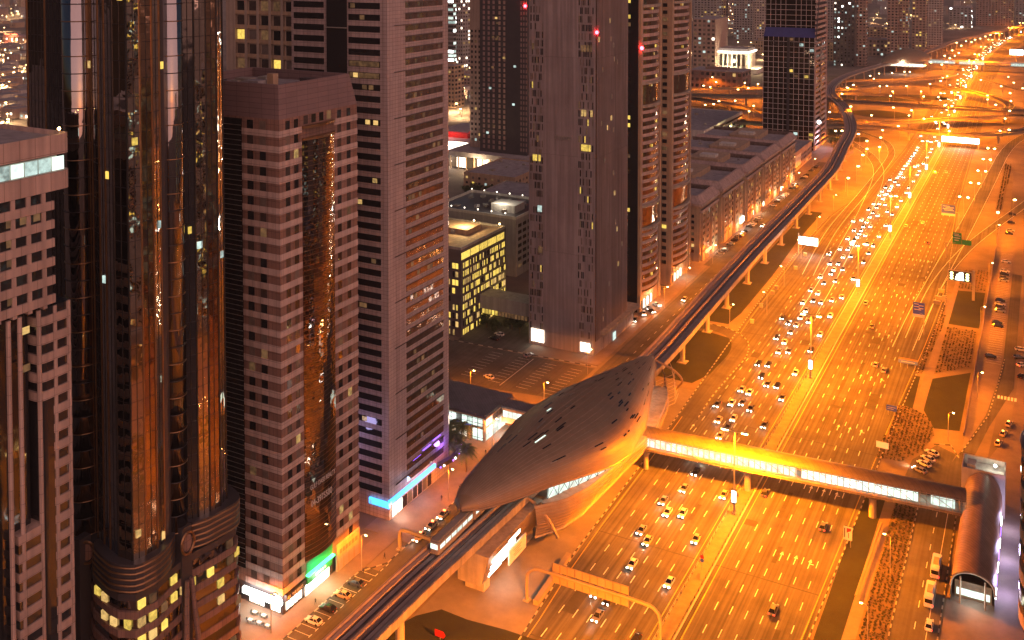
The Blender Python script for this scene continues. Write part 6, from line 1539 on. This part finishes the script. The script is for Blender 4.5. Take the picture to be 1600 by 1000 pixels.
for lane, gap, a, b_ in ((1, 22, 178, 900), (2, 110, 330, 900), (3, 30, 250, 800), (4, 11.5, 178, 900), (5, 21, 180, 760), (6, 80, 300, 640)): traffic(-1, lane, a, b_, gap, True)
for lane, gap in ((1, 26), (2, 44), (3, 32), (5, 60)): traffic(-1, lane, 930, 2250, gap, True)
for lane, gap, a, b_ in ((1, 150, 190, 900), (3, 190, 300, 900), (5, 130, 200, 620), (6, 110, 180, 420)): traffic(1, lane, a, b_, gap, False)

# ================================================================== PALMS, TREES, PEOPLE, CAFE
def palm(loc, h, seed, label):
    rnd = random.Random(seed); t = thing("palm_tree", label, "palm tree", loc, 0, "palms beside the pavilion"); x, y, z = loc
    MB().tube([(x + .12 * math.sin(k), y + .1 * math.cos(k * 2), z + h * k / 7) for k in range(8)], [.3, .24, .22, .21, .2, .2, .2, .26], 8).build("trunk", bark, t)
    b = MB()
    for k in range(34):
        a = rnd.random() * 6.28; el = rnd.uniform(-.35, 1.15); L = rnd.uniform(3.2, 4.3); pts = []
        for q in range(7):
            u = q / 6; pts.append(Vector((x, y, z + h)) + Vector((math.cos(a) * L * u * math.cos(el * (1 - u * .5)), math.sin(a) * L * u * math.cos(el * (1 - u * .5)), L * (math.sin(el) * u - .75 * u * u))))
        sd = Vector((-math.sin(a), math.cos(a), 0))
        for q in range(6):
            for s_ in (-1, 1):
                for w in (0, .5):
                    p = pts[q].lerp(pts[q + 1], w); dn = (pts[q + 1] - pts[q]).normalized(); l = 1.05 * math.sin(math.pi * (q + w + .6) / 7) + .15
                    e = p + sd * s_ * l * .8 + dn * l * .55 - Vector((0, 0, l * .35)); b._add([p, p + dn * .36, e], [(0, 1, 2)])
    b.build("crown", palmleaf, t)
for i, (px_, py_, h) in enumerate([(728, 738, 7.5), (712, 718, 8), (704, 700, 8.5), (722, 702, 7.5), (700, 730, 7)]):
    g = G(px_, py_); palm((g.x, g.y, .1), h, 400 + i, ["palm standing in front of the others, before the glass pavilion's lit door", "palm close to the curved canopy, second row", "tallest palm against the pavilion glazing, at the back left", "palm at the back right against the pavilion glazing", "palm half behind the tower's rounded corner"][i])
def tree(loc, h, r, seed, label, group):
    rnd = random.Random(seed); t = thing("street_tree", label, "tree", loc, 0, group); x, y, z = loc
    b = MB().tube([(x, y, z), (x + .1, y, z + h * .3), (x, y + .1, z + h * .6)], [.3, .22, .1], 7)
    for k in range(5):
        a = k * 1.26 + rnd.random(); b.tube([(x, y, z + h * .35), (x + math.cos(a) * r * .6, y + math.sin(a) * r * .6, z + h * rnd.uniform(.55, .8))], [.14, .04], 5)
    b.build("trunk", bark, t); b = MB()
    cl = [Vector((rnd.gauss(0, .45) * r, rnd.gauss(0, .45) * r, h * rnd.uniform(.45, .95))) for _ in range(11)]
    for c_ in cl:
        for q in range(70):
            p = Vector((x, y, z)) + c_ + Vector((rnd.gauss(0, 1), rnd.gauss(0, 1), rnd.gauss(0, .8))) * r * .2; u = Vector((rnd.gauss(0, 1), rnd.gauss(0, 1), rnd.gauss(0, 1))).normalized() * .38; v = u.cross(Vector((rnd.gauss(0, 1), rnd.gauss(0, 1), 1))).normalized() * .3
            b._add([p - u, p + v, p + u, p - v], [(0, 1, 2, 3)])
    b.build("crown", leafm, t)
rnd = random.Random(500)
for i in range(10):
    g = G(rnd.uniform(705, 775), rnd.uniform(300, 326)); tree((g.x, g.y, 0), rnd.uniform(6, 9), rnd.uniform(3, 4.5), 510 + i, "dark bushy tree among the low roofs left of the ribbed grey tower", "trees between the low roofs")
for i in range(7): tree((-247 + rnd.uniform(-3, 5), 800 + i * 21, 0), 8, 4.5, 530 + i, "dark garden tree along the lamp-lit side of the white office building", "trees at the white office building")
for i in range(4):
    g = G([760, 775, 800, 812][i], [512, 520, 515, 522][i]); tree((g.x, g.y, 0), 6, 2.6, 550 + i, "small dark tree in the yard under the link bridge", "trees under the link bridge")
for i in range(6):
    g = G(1300 + i * 4, 215 + (i % 3) * 12); tree((g.x, g.y, 0), 7, 5, 560 + i, "dark tree inside the curve of the viaduct at the hotel tower's foot", "trees at the hotel tower")
g = G(727, 770); t = thing("planter", "round planter with a dark bush on the pavement near the palms", "planter", (g.x, g.y, .1))
MB().tube([(g.x, g.y, .1), (g.x, g.y, .9)], 1.5, 16).build("tub", brownb, t); b = MB(); rr_ = random.Random(5)
for q in range(160):
    p = Vector((g.x + rr_.gauss(0, .8), g.y + rr_.gauss(0, .8), 1.2 + abs(rr_.gauss(0, .7)))); u = Vector((rr_.gauss(0, 1), rr_.gauss(0, 1), rr_.gauss(0, 1))).normalized() * .3; v = u.cross(Vector((0, .3, 1))).normalized() * .2; b._add([p - u, p + v, p + u, p - v], [(0, 1, 2, 3)])
b.build("bush", leafm, t)
def person(loc, rz, label, stride=.28, seed=0):
    J = {'pel': (0, 0, .95), 'sp': (0, .02, 1.2), 'ch': (0, .02, 1.38), 'nk': (0, .03, 1.5), 'hd': (0, .05, 1.62), 'tp': (0, .05, 1.74)}
    E_ = [('pel', 'sp'), ('sp', 'ch'), ('ch', 'nk'), ('nk', 'hd'), ('hd', 'tp')]; Rr = {'pel': .15, 'sp': .14, 'ch': .16, 'nk': .06, 'hd': .1, 'tp': .07}
    for s_, n in ((-1, 'l'), (1, 'r')):
        f = stride * s_
        for k, p, r in (('hip', (s_ * .1, 0, .88), .1), ('kn', (s_ * .1, f * .55 + .03, .5), .065), ('an', (s_ * .1, f, .09), .045), ('to', (s_ * .11, f + .18, .04), .04), ('sh', (s_ * .19, .01, 1.42), .07), ('el', (s_ * .25, -f * .35, 1.14), .045), ('wr', (s_ * .25, -f * .8 + .1, .92), .03), ('ha', (s_ * .25, -f * .9 + .14, .82), .035)):
            J[n + k] = p; Rr[n + k] = r
        E_ += [('pel', n + 'hip'), (n + 'hip', n + 'kn'), (n + 'kn', n + 'an'), (n + 'an', n + 'to'), ('ch', n + 'sh'), (n + 'sh', n + 'el'), (n + 'el', n + 'wr'), (n + 'wr', n + 'ha')]
    ks = list(J); me = bpy.data.meshes.new("body"); me.from_pydata([J[k] for k in ks], [(ks.index(a), ks.index(b_)) for a, b_ in E_], [])
    o = bpy.data.objects.new("tmp", me); C.objects.link(o); m = o.modifiers.new("s", 'SKIN'); o.modifiers.new("u", 'SUBSURF').levels = 1
    for i, k in enumerate(ks): me.skin_vertices[0].data[i].radius = (Rr[k], Rr[k] * .85)
    me.skin_vertices[0].data[0].use_root = True
    m2 = bpy.data.meshes.new_from_object(o.evaluated_get(bpy.context.evaluated_depsgraph_get())); bpy.data.objects.remove(o)
    m2.materials.clear(); m2.materials.append(skinm); p = bpy.data.objects.new("person", m2); C.objects.link(p); p.location = loc; p.rotation_euler = (0, 0, rz); tag(p, label, "person"); return p
for (px_, py_, r_, lab) in ((690, 783, 30, "person in dark clothes walking on the pavement beyond the taxis"), (759, 711, 200, "person in dark clothes walking outside the glass pavilion"), (601, 874, 120, "person in dark clothes standing near the foot of the yellow bent pipe"), (493, 946, 10, "person walking past the bright shop window by the black car"), (568, 898, 90, "person waiting by the slim lamp at the brown tower's far corner")):
    g = G(px_, py_); person((g.x, g.y, .14), R(r_), lab)
def cafe_set(x, y, z, label):
    t = thing("cafe_table", label, "table", (x, y, z), 0, "tables on the cafe terrace")
    MB().box(x - .55, y - .4, z + .7, x + .55, y + .4, z + .75).build("table_top", whitep, t)
    for sx in (-.45, .45):
        for sy in (-.32, .32): MB().box(x + sx - .03, y + sy - .03, z, x + sx + .03, y + sy + .03, z + .7).build("leg", finm, t)
def chair(x, y, z, rz, label):
    t = thing("cafe_chair", label, "chair", (x, y, z), rz, "chairs on the cafe terrace")
    for nm, bx in (("seat", (-.22, -.22, .42, .22, .22, .46)), ("backrest", (-.22, -.24, .5, .22, -.2, .9))):
        o = bpy.data.objects.new(nm, MB().box(*bx).mesh(nm, blackp)); C.objects.link(o); o.parent = t
    for sx in (-.2, .2):
        for sy in (-.2, .2): o = bpy.data.objects.new("leg", MB().box(sx - .02, sy - .02, 0, sx + .02, sy + .02, .42).mesh("leg", blackp)); C.objects.link(o); o.parent = t
for i, (px_, py_) in enumerate([(391, 973), (405, 977), (418, 982), (398, 961), (412, 966)]):
    g = G(px_, py_); w = ["leftmost of the front row", "middle of the front row", "right end of the front row", "left of the back row", "right of the back row"][i]
    cafe_set(g.x, g.y, .13, f"white cafe table outside the lit cafe, {w}")
    chair(g.x - .9, g.y, .13, R(-90), f"black cafe chair left of the table, {w}"); chair(g.x + .9, g.y, .13, R(90), f"black cafe chair right of the table, {w}")

# ================================================================== AIR: thin dusty haze over the whole city
hz = MB().box(-7000, -380, -1, 4500, 9000, 420).build("haze", None); hz["kind"] = "stuff"
m = bpy.data.materials.new("haze_air"); m.use_nodes = True; t_ = m.node_tree; t_.nodes.remove(t_.nodes["Principled BSDF"])
v = t_.nodes.new("ShaderNodeVolumePrincipled"); v.inputs["Color"].default_value = (.9, .84, .78, 1); v.inputs["Density"].default_value = .00009
t_.links.new(v.outputs[0], t_.nodes["Material Output"].inputs["Volume"]); hz.data.materials.append(m)
